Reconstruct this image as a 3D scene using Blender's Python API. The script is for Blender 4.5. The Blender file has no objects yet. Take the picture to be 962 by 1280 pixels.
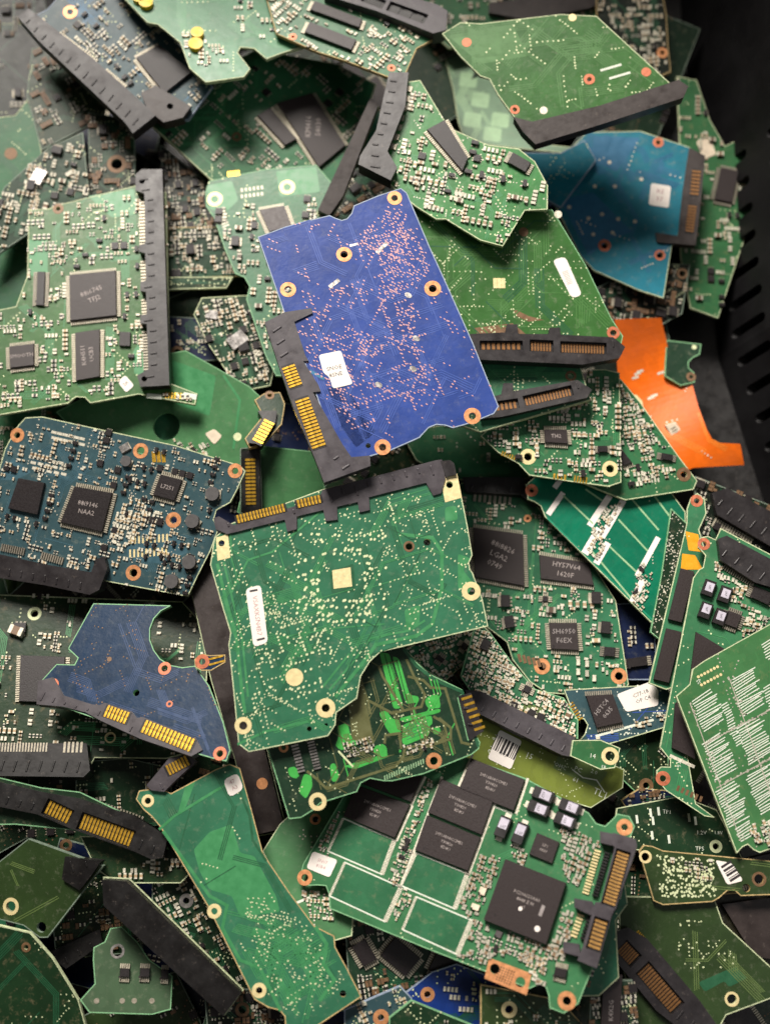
import bpy, math, random
import numpy as np
from mathutils import Vector, Matrix
from mathutils.geometry import tessellate_polygon
random.seed(7)
R = random
SC = bpy.context.scene
COL = SC.collection
MM = 0.001
# ------------------------------------------------------------------ camera (mm)
TILT = math.radians(14); DIST = 352.0; FPX = 1600.0
CX, CY, CZ = 481.0, 640.0, 32.0
FW = Vector((0, math.sin(TILT), -math.cos(TILT)))
RT = Vector((1, 0, 0)); UP = Vector((0, math.cos(TILT), math.sin(TILT)))
CAM = Vector((0, 0, CZ)) - FW * DIST
cd = bpy.data.cameras.new('camera'); cam = bpy.data.objects.new('camera', cd); COL.objects.link(cam)
cam.location = CAM * MM; cam.rotation_euler = (TILT, 0, 0)
cd.sensor_fit = 'VERTICAL'; cd.sensor_height = 36; cd.lens = 36 * FPX / 1280
cd.clip_start = 0.01; cd.clip_end = 20
cd.dof.use_dof = True; cd.dof.focus_distance = 0.332; cd.dof.aperture_fstop = 8.0
SC.camera = cam
# ------------------------------------------------------------------ world and lamps
w = bpy.data.worlds.new('World'); SC.world = w; w.use_nodes = True
w.node_tree.nodes['Background'].inputs[0].default_value = (1.0, 0.93, 0.86, 1)
w.node_tree.nodes['Background'].inputs[1].default_value = 0.085
def area(name, loc, target, size, power, col, sp=180):
    d = bpy.data.lights.new(name, 'AREA'); d.shape = 'RECTANGLE'; d.size = size[0]; d.size_y = size[1]; d.energy = power; d.color = col
    d.spread = math.radians(sp); o = bpy.data.objects.new(name, d); COL.objects.link(o); o.location = loc
    o.rotation_euler = (Vector(target) - Vector(loc)).to_track_quat('-Z', 'Y').to_euler(); return o
area('ceiling_lamp', (-0.26, 0.88, 0.93), (0.055, 0.0, 0.03), (0.55, 0.45), 3.1, (1.0, 0.93, 0.85), 46)
area('side_lamp', (0.8, -0.35, 1.0), (0, 0, 0), (0.4, 0.4), 1.6, (0.95, 0.97, 1.0))
SC.view_settings.view_transform = 'Standard'; SC.view_settings.look = 'None'
SC.view_settings.exposure = 0.0; SC.view_settings.gamma = 1
SC.render.engine = 'CYCLES'
# ------------------------------------------------------------------ materials
def lin(c):
    return tuple(((v/255)/12.92 if v/255 <= .04045 else ((v/255+.055)/1.055)**2.4) for v in c) + (1,)
MATS = {}
def nodes(name):
    m = bpy.data.materials.new(name); m.use_nodes = True
    nt = m.node_tree; return m, nt, nt.nodes['Principled BSDF']
def noise(nt, scale, detail=3, rough=.55, vec=None):
    n = nt.nodes.new('ShaderNodeTexNoise'); n.inputs['Scale'].default_value = scale
    n.inputs['Detail'].default_value = detail; n.inputs['Roughness'].default_value = rough
    if vec: nt.links.new(vec, n.inputs['Vector'])
    return n
def ramp(nt, fac, stops):
    r = nt.nodes.new('ShaderNodeValToRGB'); nt.links.new(fac, r.inputs[0])
    e = r.color_ramp.elements
    while len(e) < len(stops): e.new(.5)
    for k, (p, c) in enumerate(stops): e[k].position = p; e[k].color = c
    return r
def mixc(nt, fac, a, b, mode='MIX'):
    m = nt.nodes.new('ShaderNodeMix'); m.data_type = 'RGBA'; m.blend_type = mode
    for v, i in ((fac, 0), (a, 6), (b, 7)):
        if hasattr(v, 'is_linked'): nt.links.new(v, m.inputs[i])
        else: m.inputs[i].default_value = v
    return m.outputs[2]
def mask_mat(name, c, dust=.25, rough=.33, var=.13, pale=(150,150,130)):
    """solder mask: copper pours under lacquer, grime and dust"""
    m, nt, p = nodes(name); tc = nt.nodes.new('ShaderNodeTexCoord').outputs['Object']
    c = lin(c)
    lo = tuple(v*(1-var) for v in c[:3])+(1,); hi = tuple(min(1, v*(1+var*.7)) for v in c[:3])+(1,)
    n1 = noise(nt, 70, 2, .4, tc); r1 = ramp(nt, n1.outputs[0], [(.36, lo), (.5, c), (.66, hi)])
    # fine under-mask tracks
    vo = nt.nodes.new('ShaderNodeTexVoronoi'); vo.distance = 'CHEBYCHEV'; vo.feature = 'F1'; vo.inputs['Scale'].default_value = 420
    nt.links.new(tc, vo.inputs['Vector'])
    r2 = ramp(nt, vo.outputs['Color'], [(.35, (.93,.93,.93,1)), (.75, (1.06,1.06,1.06,1))])
    base = mixc(nt, .8, r1.outputs[0], r2.outputs[0], 'MULTIPLY')
    n3 = noise(nt, 420, 8, .75, tc); r3 = ramp(nt, n3.outputs[0], [(.54, (0,0,0,1)), (.72, (1,1,1,1))])
    mp = nt.nodes.new('ShaderNodeMapping'); nt.links.new(tc, mp.inputs[0]); mp.inputs['Scale'].default_value = (1, 14, 1); mp.inputs['Rotation'].default_value = (0, 0, .6)
    ns = noise(nt, 90, 5, .7, mp.outputs[0]); rs = ramp(nt, ns.outputs[0], [(.66, (0,0,0,1)), (.7, (.5,.5,.5,1)), (.74, (0,0,0,1))])
    mul = nt.nodes.new('ShaderNodeMath'); mul.operation = 'MULTIPLY'; nt.links.new(r3.outputs[0], mul.inputs[0]); mul.inputs[1].default_value = dust*1.5
    base = mixc(nt, mul.outputs[0], base, lin(pale))
    sm = nt.nodes.new('ShaderNodeMath'); sm.operation = 'MULTIPLY'; nt.links.new(rs.outputs[0], sm.inputs[0]); sm.inputs[1].default_value = min(.5, dust*2+.1)
    base = mixc(nt, sm.outputs[0], base, lin(pale))
    if name in ('green', 'fresh_green', 'dark_green', 'deep_green'):      # every board came from another batch of lacquer
        oi = nt.nodes.new('ShaderNodeObjectInfo'); hm = nt.nodes.new('ShaderNodeMath'); hm.operation = 'MULTIPLY'; nt.links.new(oi.outputs['Random'], hm.inputs[0]); hm.inputs[1].default_value = .75
        base = mixc(nt, hm.outputs[0], base, mixc(nt, 1.0, base, (1.45, .86, .5, 1), 'MULTIPLY'))
    nt.links.new(base, p.inputs['Base Color'])
    n4 = noise(nt, 300, 5, .65, tc); r4 = ramp(nt, n4.outputs[0], [(.3, (rough-.04,)*3+(1,)), (.75, (rough+.1,)*3+(1,))])
    nt.links.new(r4.outputs[0], p.inputs['Roughness'])
    b = nt.nodes.new('ShaderNodeBump'); b.inputs['Strength'].default_value = .12; b.inputs['Distance'].default_value = .0003
    n5 = noise(nt, 900, 3, .6, tc); nt.links.new(n5.outputs[0], b.inputs['Height']); nt.links.new(b.outputs[0], p.inputs['Normal'])
    p.inputs['Specular IOR Level'].default_value = .35
    MATS[name] = m
def plain(name, c, rough=.5, metal=0, var=.2, scale=400, spec=.5, bump=0):
    m, nt, p = nodes(name); tc = nt.nodes.new('ShaderNodeTexCoord').outputs['Object']
    c = lin(c); n = noise(nt, scale, 4, .65, tc)
    r = ramp(nt, n.outputs[0], [(.32, tuple(v*(1-var) for v in c[:3])+(1,)), (.7, tuple(min(1, v*(1+var*.6)) for v in c[:3])+(1,))])
    nt.links.new(r.outputs[0], p.inputs['Base Color'])
    rr = ramp(nt, n.outputs[0], [(.3, (max(.05, rough-.1),)*3+(1,)), (.7, (min(1, rough+.12),)*3+(1,))])
    nt.links.new(rr.outputs[0], p.inputs['Roughness'])
    p.inputs['Metallic'].default_value = metal; p.inputs['Specular IOR Level'].default_value = spec
    if bump:
        b = nt.nodes.new('ShaderNodeBump'); b.inputs['Strength'].default_value = bump; b.inputs['Distance'].default_value = .0002
        nt.links.new(n.outputs[0], b.inputs['Height']); nt.links.new(b.outputs[0], p.inputs['Normal'])
    MATS[name] = m
def worn(name, c):
    plain(name, c, .42, 0, .25, 250, .5, .25); m = MATS[name]; nt = m.node_tree; p = nt.nodes['Principled BSDF']; tc = nt.nodes.new('ShaderNodeTexCoord').outputs['Object']
    n = noise(nt, 700, 8, .8, tc); r = ramp(nt, n.outputs[0], [(.58, (0,0,0,1)), (.7, (.3,.3,.3,1))]); src = p.inputs['Base Color'].links[0].from_socket
    nt.links.new(mixc(nt, r.outputs[0], src, lin((140, 128, 118))), p.inputs['Base Color'])
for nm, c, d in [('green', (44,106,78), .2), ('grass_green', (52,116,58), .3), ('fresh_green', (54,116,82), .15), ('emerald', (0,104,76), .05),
                 ('dark_green', (24,54,36), .25), ('deep_green', (20,46,30), .25), ('olive', (44,62,32), .2), ('lime', (112,124,54), .12), ('pale_green', (70,118,76), .2), ('grey_green', (66,88,64), .25),  # dark_green and olive: lower-left shade added to the boards' own colour
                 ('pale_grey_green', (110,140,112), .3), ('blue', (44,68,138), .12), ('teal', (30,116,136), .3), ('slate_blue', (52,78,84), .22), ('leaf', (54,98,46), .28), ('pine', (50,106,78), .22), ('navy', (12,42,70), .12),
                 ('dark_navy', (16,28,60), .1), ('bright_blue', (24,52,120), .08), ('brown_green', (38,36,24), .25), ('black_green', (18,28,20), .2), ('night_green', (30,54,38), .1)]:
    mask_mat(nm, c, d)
mask_mat('orange', (222,100,8), .03, .38, .05, (240,190,120))
for nm, c in [('tr_green', (62,134,84)), ('tr_dark', (36,88,58)), ('tr_bright', (66,168,74)), ('tr_brown', (96,98,62)), ('tr_slate', (58,92,104)), ('tr_leaf', (70,118,58)), ('tr_blue', (54,82,158)), ('tr_teal', (40,108,146)),
              ('tr_navy', (28,58,98)), ('tr_olive', (92,112,62)), ('tr_emerald', (20,134,100)), ('tr_pale', (150,186,142)), ('tr_orange', (238,132,40))]:
    plain(nm, c, .38, 0, .15)
plain('edge', (196,206,164), .7, 0, .4, 900); plain('edge_brown', (190,164,112), .7, 0, .4, 900); plain('edge_green', (124,176,128), .55, 0, .3, 900)
plain('edge_grey', (120,136,120), .6, 0, .3, 900); plain('edge_blue', (150,164,184), .6, 0, .3, 900)
worn('plastic', (38,34,36)); worn('plastic_grey', (66,61,66)); worn('plastic_brown', (46,37,35)); worn('plastic_black', (20,18,18))
plain('bin_black', (15,14,16), .55, 0, .25, 60, .35, .5)
plain('chip', (46,38,38), .45, 0, .06, 2500, .4, .2); plain('chip_dark', (36,31,32), .42, 0, .08, 2500, .4, .2); plain('chip_grey', (84,78,78), .5, 0, .12, 900, .4, .2)
plain('print', (150,142,140), .6); plain('print_faint', (165,154,150), .6)
plain('tin', (188,180,160), .42, .35, .3, 1500); plain('tin_matte', (226,220,200), .5, .15, .35, 1500); plain('silver', (205,200,196), .3, .85, .15, 800)
plain('gold', (240,190,70), .3, .75, .18, 900); plain('gold_soft', (206,158,92), .38, .6, .3, 900); plain('gold_dirty', (134,94,54), .5, .5, .4, 900); plain('copper', (226,158,108), .4, .45, .2, 900)
plain('cream', (232,214,160), .45, .2, .12, 900); plain('copper_red', (200,116,84), .45, .3, .25, 900); plain('pad_pink', (200,152,156), .45, .2, .2, 900); plain('pad_brown', (122,92,64), .5, .2, .3, 900)
plain('pad_cream', (214,222,176), .5, .15, .15, 900); plain('silk', (216,222,206), .6, 0, .15, 900); plain('paper', (238,230,222), .7, 0, .05, 500)
plain('ink', (44,40,42), .7); plain('ink_red', (190,150,150), .7); plain('cap_tan', (186,160,124), .5, 0, .2, 900); plain('cap_brown', (120,92,66), .5, 0, .2, 900)
plain('res_black', (36,33,34), .45); plain('yellow', (236,196,30), .45, 0, .12, 500); plain('amber', (232,160,24), .4, 0, .15, 400); plain('plug_white', (226,210,186), .5)
plain('ferrite', (82,80,80), .6, 0, .2, 900); plain('steel', (120,120,124), .35, .8, .2, 500); plain('hole_dark', (12,11,10), .9)
plain('lavender', (196,190,204), .55); plain('glue', (226,214,160), .5)
for nm, c2 in (('cap_tan', (104, 78, 56)), ('tin_matte', (150, 146, 132)), ('cap_brown', (70, 56, 46)), ('tin', (120, 114, 104))):
    m = MATS[nm]; nt = m.node_tree; p = nt.nodes['Principled BSDF']; src = p.inputs['Base Color'].links[0].from_socket; oi = nt.nodes.new('ShaderNodeObjectInfo')
    r = ramp(nt, oi.outputs['Random'], [(.5, (0,0,0,1)), (1, (.8,.8,.8,1))]); nt.links.new(mixc(nt, r.outputs[0], src, lin(c2)), p.inputs['Base Color'])
# ------------------------------------------------------------------ mesh builder (local mm)
_txt = {}
def text_geo(s):
    if s not in _txt:
        c = bpy.data.curves.new('t', 'FONT'); c.body = s; c.resolution_u = 1; c.align_x = 'CENTER'; c.align_y = 'CENTER'
        o = bpy.data.objects.new('t', c); me = bpy.data.meshes.new_from_object(o)
        _txt[s] = ([v.co.copy() for v in me.vertices], [tuple(p.vertices) for p in me.polygons])
        bpy.data.objects.remove(o); bpy.data.curves.remove(c); bpy.data.meshes.remove(me)
    return _txt[s]
class MB:
    def __init__(s): s.v = []; s.f = []; s.m = []; s.mats = []; s.zc = 0
    def zz(s): s.zc += 1; return (s.zc % 23)*.0012
    def mi(s, m):
        if m not in s.mats: s.mats.append(m)
        return s.mats.index(m)
    def add(s, vs, fs, mat):
        o = len(s.v); s.v += [tuple(v) for v in vs]; i = s.mi(mat)
        for f in fs: s.f.append(tuple(o+k for k in f)); s.m.append(i)
    def poly(s, pts, z, mat):
        if area2(pts) < 0: pts = pts[::-1]
        t = tessellate_polygon([[Vector((x, y, 0)) for x, y in pts]])
        s.add([(x, y, z) for x, y in pts], [fix(pts, f) for f in t], mat)
    def prism(s, pts, z0, z1, mat, side=None, holes=(), bot=None):
        loops = [pts] + list(holes); allp = [p for l in loops for p in l]
        t = tessellate_polygon([[Vector((x, y, 0)) for x, y in l] for l in loops])
        t = [fix(allp, f) for f in t]
        s.add([(x, y, z1) for x, y in allp], t, mat)
        s.add([(x, y, z0) for x, y in allp], [f[::-1] for f in t], bot or mat)
        for k, l in enumerate(loops):
            n = len(l); ccw = area2(l) > 0
            vs = [(x, y, z0) for x, y in l] + [(x, y, z1) for x, y in l]
            fs = [(i, (i+1) % n, n+(i+1) % n, n+i) for i in range(n)]
            if ccw == (k > 0): fs = [f[::-1] for f in fs]
            s.add(vs, fs, side or mat)
    def taper(s, q, z0, z1, inset, mat):
        """chip body: convex quad with a chamfered top"""
        c = [sum(p[0] for p in q)/4, sum(p[1] for p in q)/4]
        def ins(d):
            o = []
            for k in range(4):
                a = Vector(q[k]); e1 = (Vector(q[(k+1) % 4])-a).normalized(); e2 = (Vector(q[k-1])-a).normalized()
                o.append(a+(e1+e2)*d)
            return o
        if area2(q) < 0: q = q[::-1]
        zs = [(z0, ins(inset*.6)), (z0+(z1-z0)*.45, q), (z1-.08, ins(inset*.5)), (z1, ins(inset))]
        vs = [(p[0], p[1], z) for z, l in zs for p in l]; fs = [(0, 3, 2, 1), (12, 13, 14, 15)]
        for r in range(3):
            for k in range(4): fs.append((r*4+k, r*4+(k+1) % 4, r*4+4+(k+1) % 4, r*4+4+k))
        s.add(vs, fs, mat)
    def box(s, c, u, L, W, z0, z1, mat):
        """box centred on c, long axis along unit u"""
        c = Vector(c); u = Vector(u); n = Vector((-u.y, u.x))
        q = [c-u*L/2-n*W/2, c+u*L/2-n*W/2, c+u*L/2+n*W/2, c-u*L/2+n*W/2]
        s.prism4(q, z0, z1, mat)
    def prism4(s, q, z0, z1, mat):
        vs = [(p[0], p[1], z0) for p in q]+[(p[0], p[1], z1) for p in q]
        s.add(vs, [(3, 2, 1, 0), (4, 5, 6, 7), (0, 1, 5, 4), (1, 2, 6, 5), (2, 3, 7, 6), (3, 0, 4, 7)], mat)
    def flat(s, c, u, L, W, z, mat):
        c = Vector(c); u = Vector(u); n = Vector((-u.y, u.x))
        q = [c-u*L/2-n*W/2, c+u*L/2-n*W/2, c+u*L/2+n*W/2, c-u*L/2+n*W/2]
        z += s.zz(); s.add([(p.x, p.y, z) for p in q], [(0, 1, 2, 3)], mat)
    def disc(s, c, r, z, mat, n=10, ex=1, ang=0):
        ca, sa = math.cos(ang), math.sin(ang); vs = []; z += s.zz()
        for k in range(n):
            a = 2*math.pi*k/n; x = r*ex*math.cos(a); y = r*math.sin(a); vs.append((c[0]+x*ca-y*sa, c[1]+x*sa+y*ca, z))
        s.add(vs, [tuple(range(n))], mat)
    def ring(s, c, ro, ri, z0, z1, mat, n=22, barrel=None, zb=-1.4):
        P = lambda r, z: [(c[0]+r*math.cos(2*math.pi*k/n), c[1]+r*math.sin(2*math.pi*k/n), z) for k in range(n)]
        vs = P(ro, z0)+P(ro, z1)+P(ri, z1)
        fs = []
        for k in range(n):
            j = (k+1) % n; fs += [(k, j, n+j, n+k), (n+k, n+j, 2*n+j, 2*n+k)]
        s.add(vs, fs, mat)
        if ri > 0:
            s.add(P(ri, z1)+P(ri, zb), [(k, (k+1) % n, n+(k+1) % n, n+k) for k in range(n)], barrel or mat)
    def line(s, pts, w, z, mat):
        for a, b in zip(pts, pts[1:]):
            a = Vector(a); b = Vector(b); d = b-a
            if d.length < 1e-5: continue
            s.flat((a+b)/2, d.normalized(), d.length+w*.8, w, z, mat)
    def text(s, t, c, u, h, z, mat, flip=False):
        vs, fs = text_geo(t); u = Vector(u); n = Vector((-u.y, u.x))
        s.add([(c[0]+(u.x*v.x+n.x*v.y)*h, c[1]+(u.y*v.x+n.y*v.y)*h, z) for v in vs], fs, mat)
    def build(s, name, parent=None, bevel=0):
        me = bpy.data.meshes.new(name)
        me.from_pydata([(x*MM, y*MM, z*MM) for x, y, z in s.v], [], s.f)
        for m in s.mats: me.materials.append(MATS[m])
        if s.m: me.polygons.foreach_set('material_index', s.m)
        me.update(); o = bpy.data.objects.new(name, me); COL.objects.link(o); o.parent = parent
        if bevel:
            b = o.modifiers.new('bevel', 'BEVEL'); b.width = bevel*MM; b.segments = 2; b.limit_method = 'ANGLE'; b.angle_limit = .7
        return o
def area2(p): return sum(p[i][0]*p[(i+1) % len(p)][1]-p[(i+1) % len(p)][0]*p[i][1] for i in range(len(p)))
def fix(pts, f):
    a, b, c = (pts[i] for i in f)
    return tuple(f) if (b[0]-a[0])*(c[1]-a[1])-(b[1]-a[1])*(c[0]-a[0]) > 0 else tuple(f)[::-1]
def inpoly(x, y, p):
    c = False; j = len(p)-1
    for i in range(len(p)):
        if (p[i][1] > y) != (p[j][1] > y) and x < (p[j][0]-p[i][0])*(y-p[i][1])/(p[j][1]-p[i][1])+p[i][0]: c = not c
        j = i
    return c
def rq(cx, cy, w, h, deg):
    a = math.radians(deg); u = (math.cos(a), math.sin(a)); n = (-u[1], u[0])
    return [(cx+u[0]*i*w/2+n[0]*j*h/2, cy+u[1]*i*w/2+n[1]*j*h/2) for i, j in ((-1, -1), (1, -1), (1, 1), (-1, 1))]
# ------------------------------------------------------------------ the pile: a height map every new board comes to rest on
G0x, G0y, GS, NX, NY = -190.0, -230.0, 2.0, 190, 260
HM = np.zeros((NY, NX))
def ray(px, py): return FW + RT*((px-CX)/FPX) + UP*((CY-py)/FPX)
def hit(px, py, pl):
    """pixel to a point of the plane z = a + bx*X + by*Y"""
    d = ray(px, py); a, bx, by = pl
    t = (a+bx*CAM.x+by*CAM.y-CAM.z)/(d.z-bx*d.x-by*d.y); return CAM+d*t
def cells(poly_w):
    P = np.array([(p[0], p[1]) for p in poly_w]); x0, y0 = P.min(0); x1, y1 = P.max(0)
    i0 = max(0, int((x0-G0x)/GS)); i1 = min(NX-1, int((x1-G0x)/GS)+1); j0 = max(0, int((y0-G0y)/GS)); j1 = min(NY-1, int((y1-G0y)/GS)+1)
    if i1 <= i0 or j1 <= j0: return None
    I, J = np.meshgrid(np.arange(i0, i1+1), np.arange(j0, j1+1)); X = G0x+I*GS; Y = G0y+J*GS
    ins = np.zeros(X.shape, bool); n = len(P); j = n-1
    for i in range(n):
        yi, yj = P[i][1], P[j][1]
        if yi != yj:
            c = ((yi > Y) != (yj > Y)) & (X < (P[j][0]-P[i][0])*(Y-yi)/(yj-yi)+P[i][0]); ins ^= c
        j = i
    # dilate one cell so that no corner slips between cells
    d = ins.copy(); d[1:] |= ins[:-1]; d[:-1] |= ins[1:]; d[:, 1:] |= ins[:, :-1]; d[:, :-1] |= ins[:, 1:]
    return I[d], J[d], X[d], Y[d]
def settle(zones, tilt=None, lift=0):
    """zones: (pixel polygon, up, down). Lowest plane that clears the pile; returns (a,bx,by)"""
    out = zones[0][0]; best = None
    T = [tilt] if tilt else [(x, y) for x in (-.2, -.13, -.07, 0, .07, .13, .2) for y in (-.2, -.13, -.07, 0, .07, .13, .2)]
    for bx, by in T:
        a = 20.0
        for it in range(3):
            c = hit(sum(p[0] for p in out)/len(out), sum(p[1] for p in out)/len(out), (a, bx, by))
            need = -1e9; cost = 0; n = 0
            for zi, (poly, up, dn) in enumerate(zones):
                r = cells([hit(x, y, (a, bx, by)) for x, y in poly])
                if r is None: continue
                I, J, X, Y = r; h = HM[J, I]; q = h+dn-bx*X-by*Y; need = max(need, q.max())
                if zi == 0: cost = (bx*X+by*Y-h).mean()
            if need < -1e8: need = 5
            a = need
        tot = a+cost+8*math.hypot(bx, by)
        if best is None or tot < best[0]: best = (tot, (a, bx, by))
    a, bx, by = best[1]; pl = (a+lift, bx, by)
    for poly, up, dn in zones:
        r = cells([hit(x, y, pl) for x, y in poly])
        if r is None: continue
        I, J, X, Y = r; HM[J, I] = np.maximum(HM[J, I], pl[0]+bx*X+by*Y+up)
    return pl
LEGEND = []
SMD = {}
def smd_mesh(kind):
    if kind in SMD: return SMD[kind]
    b = MB(); u = Vector((1, 0))
    def two(L, W, H, body, end='tin_matte'):
        b.box((0, 0), u, L*.5, W*.96, 0, H*.96, body)
        for s in (-1, 1): b.box((s*L*.37, 0), u, L*.26, W, 0, H, end)
    nm = kind.split('-')[0]
    if kind == 'capacitor-s': two(1.15, .62, .55, 'cap_tan')
    elif kind == 'capacitor-shade_tone': two(1.7, .95, .7, 'cap_brown', 'pad_brown')  # brown body and ends carry the gap shade in their colour
    elif kind == 'capacitor-m': two(1.7, .9, .8, 'cap_tan')
    elif kind == 'capacitor-w': two(1.3, .75, .5, 'tin_matte')
    elif kind == 'capacitor-b': two(2.4, 1.5, 1.2, 'cap_brown')
    elif kind == 'resistor-s': two(1.2, .62, .38, 'res_black')
    elif kind == 'resistor-m': two(1.8, 1.0, .5, 'res_black')
    elif kind == 'inductor-b':
        b.prism([(1.5*math.cos(k*math.pi/8), 1.5*math.sin(k*math.pi/8)) for k in range(16)], 0, 1.3, 'ferrite')
        b.box((-1.3, 0), u, .8, 2, 0, .35, 'tin'); b.box((1.3, 0), u, .8, 2, 0, .35, 'tin')
    elif kind == 'transistor-s':
        b.box((0, 0), u, 2.0, 1.1, .1, .95, 'chip_dark')
        for x in (-.65, .65): b.box((x, -.8), u, .4, .6, 0, .2, 'tin')
        b.box((0, .8), u, .4, .6, 0, .2, 'tin')
    elif kind == 'regulator-b':
        b.box((0, 0), u, 3.4, 2.6, .1, 1.5, 'chip_dark'); b.box((0, -1.7), u, 3.0, .9, 0, .4, 'tin')
        for x in (-1.1, 0, 1.1): b.box((x, 1.6), u, .6, .8, 0, .3, 'tin')
    elif kind == 'crystal-b': b.box((0, 0), u, 3.6, 2.6, 0, .9, 'silver'); b.box((0, 0), u, 3.9, 2.9, 0, .3, 'tin')
    elif kind == 'chip-s':
        b.box((0, 0), u, 2.4, 2.2, .1, .8, 'chip_dark')
        for x in (-.8, 0, .8): b.box((x, -1.3), u, .35, .6, 0, .2, 'tin'); b.box((x, 1.3), u, .35, .6, 0, .2, 'tin')
    elif kind == 'fuse-b': two(3.2, 1.6, 1.0, 'paper', 'silver')
    o = b.build(nm); me = o.data; bpy.data.objects.remove(o)
    SMD[kind] = (nm, me, b); return SMD[kind]
MIX = {'shade_tone': [('resistor-m', 3), ('capacitor-shade_tone', 5), ('chip-s', 2), ('resistor-s', 3), ('regulator-b', 1), ('capacitor-s', .8)],  # darker parts for deep boards, standing in for shade in the gaps
       'pale': [('capacitor-w', 5), ('capacitor-s', 4), ('resistor-s', 2), ('capacitor-m', 2), ('transistor-s', .4)],
       'mid': [('capacitor-s', 5), ('capacitor-w', 3), ('resistor-s', 4), ('resistor-m', 2), ('capacitor-m', 2), ('transistor-s', 1), ('chip-s', .5)],
       'big': [('capacitor-m', 3), ('capacitor-b', 2), ('resistor-m', 2), ('transistor-s', 1.5), ('regulator-b', 1), ('capacitor-w', 5), ('chip-s', 1), ('capacitor-s', 3)],
       'dark': [('resistor-m', 3), ('capacitor-b', 2), ('chip-s', 2), ('capacitor-s', 3), ('resistor-s', 2), ('regulator-b', 1), ('capacitor-w', 1)]}
class Board:
    def __init__(s, label, outline, mask='green', edge='edge', up=None, rings=(), holes=(), conns=(), chips=(), tilt=None, lift=0, thick=1.15, name='circuit_board', cat='circuit board', group='loose circuit boards in the pile', axis=None, under=.25, comp=True):
        s.mask = mask; up = (1.35 if comp else .2) if up is None else up
        zones = [(outline, up, thick+under)] + [(c['poly'], c.get('up', 2.0)+.3, c.get('dn', 1.9)+.2) for c in conns]
        pl = settle(zones, tilt, lift); s.pl = pl
        n = Vector((-pl[1], -pl[2], 1)).normalized()
        if axis: A, B = hit(axis[0], axis[1], pl), hit(axis[2], axis[3], pl)
        else:
            L = max(range(len(outline)), key=lambda i: math.dist(outline[i], outline[i-1])); A, B = hit(*outline[L], pl), hit(*outline[L-1], pl)
        u = (B-A); u = (u-n*u.dot(n)).normalized()
        if u.x < 0: u = -u
        v = n.cross(u); s.u, s.vv, s.n = u, v, n
        cx = sum(p[0] for p in outline)/len(outline); cy = sum(p[1] for p in outline)/len(outline)
        s.o = hit(cx, cy, pl)
        s.root = bpy.data.objects.new(name, None); COL.objects.link(s.root); s.root.empty_display_size = .01
        M = Matrix((u, v, n)).transposed().to_4x4(); M.translation = s.o*MM; s.root.matrix_world = M
        s.root['label'] = label; s.root['category'] = cat
        if group: s.root['group'] = group
        s.pts = [s.l(*p) for p in outline]; s.b = MB(); s.occ = []; s.thick = thick
        s.sc = (Vector(s.l(cx+10, cy))-Vector(s.l(cx, cy))).length/10   # mm per pixel here
        # slab with real drilled holes
        hl = []
        for r in rings:
            if r[3] > 0: hl.append(s.circ(r[0], r[1], r[3]))
        for h in holes: hl.append(s.circ(*h))
        hl = [h for h in hl if all(inpoly(x, y, s.pts) for x, y in h)]
        s.b.prism(s.pts, -thick, 0, mask, edge, hl, mask)
        if mask != 'orange':
            q = s.grow(s.pts if area2(s.pts) > 0 else s.pts[::-1], -.16); s.b.line(q+[q[0]], .26, .012, edge)
        for r in rings: s.ring(*r)
        for h in holes: s.block(h[0], h[1], h[2]+3)
        for c in conns: s.conn(**c)
        for c in chips: s.chip(**c) if isinstance(c, dict) else s.chip(*c)
        s.cnt = {}; s.over = MB()
    def l(s, px, py):
        p = hit(px, py, s.pl)-s.o; return (p.dot(s.u), p.dot(s.vv))
    def L(s, pts): return [s.l(*p) for p in pts]
    def circ(s, px, py, r, n=20):
        c = s.l(px, py); rr = r*s.sc
        return [(c[0]+rr*math.cos(2*math.pi*k/n), c[1]+rr*math.sin(2*math.pi*k/n)) for k in range(n)]
    def block(s, px, py, r): s.occ.append(s.circ(px, py, r, 8))
    def dir(s, x0, y0, x1, y1):
        d = Vector(s.l(x1, y1))-Vector(s.l(x0, y0)); return d.normalized()
    def ring(s, px, py, ro, ri, mat='copper'):
        b = MB(); b.ring(s.l(px, py), ro*s.sc, ri*s.sc, 0.0, .07, mat, barrel=mat, zb=-s.thick-.03); b.build('mounting_hole', s.root); s.block(px, py, ro+1)
    def chip(s, q, legs=0, h=1.1, mat='chip', text=None, th=None, tmat='print_faint', pin='tin', sides=(1, 3), size=.9, ang=0, label=None):
        Q = s.L(q); Qc = Q if area2(Q) > 0 else Q[::-1]; s.occ.append(s.grow(Qc, 1.0 if legs else .4))
        b = MB(); body = s.grow(Qc, -.45) if legs else Qc
        b.taper(body, .08, h, .12, mat)
        c = Vector((sum(p[0] for p in Q)/4, sum(p[1] for p in Q)/4)); u = (Vector(Q[1])-Vector(Q[0])).normalized()
        if ang: u = Vector((u.x*math.cos(ang)-u.y*math.sin(ang), u.x*math.sin(ang)+u.y*math.cos(ang)))
        if text:
            hh = th*s.sc if th else 1.0; nn = Vector((-u.y, u.x))
            for k, t in enumerate(text): b.text(t, c-nn*(k-(len(text)-1)/2)*hh*1.25, u, hh, h+.02, tmat)
        d = Vector(Qc[0])*.72+c*.28; b.disc(d, .3, h+.015, 'chip_dark' if mat != 'chip_dark' else 'chip')
        o = b.build('chip', s.root)
        if label: o['label'] = label
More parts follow.
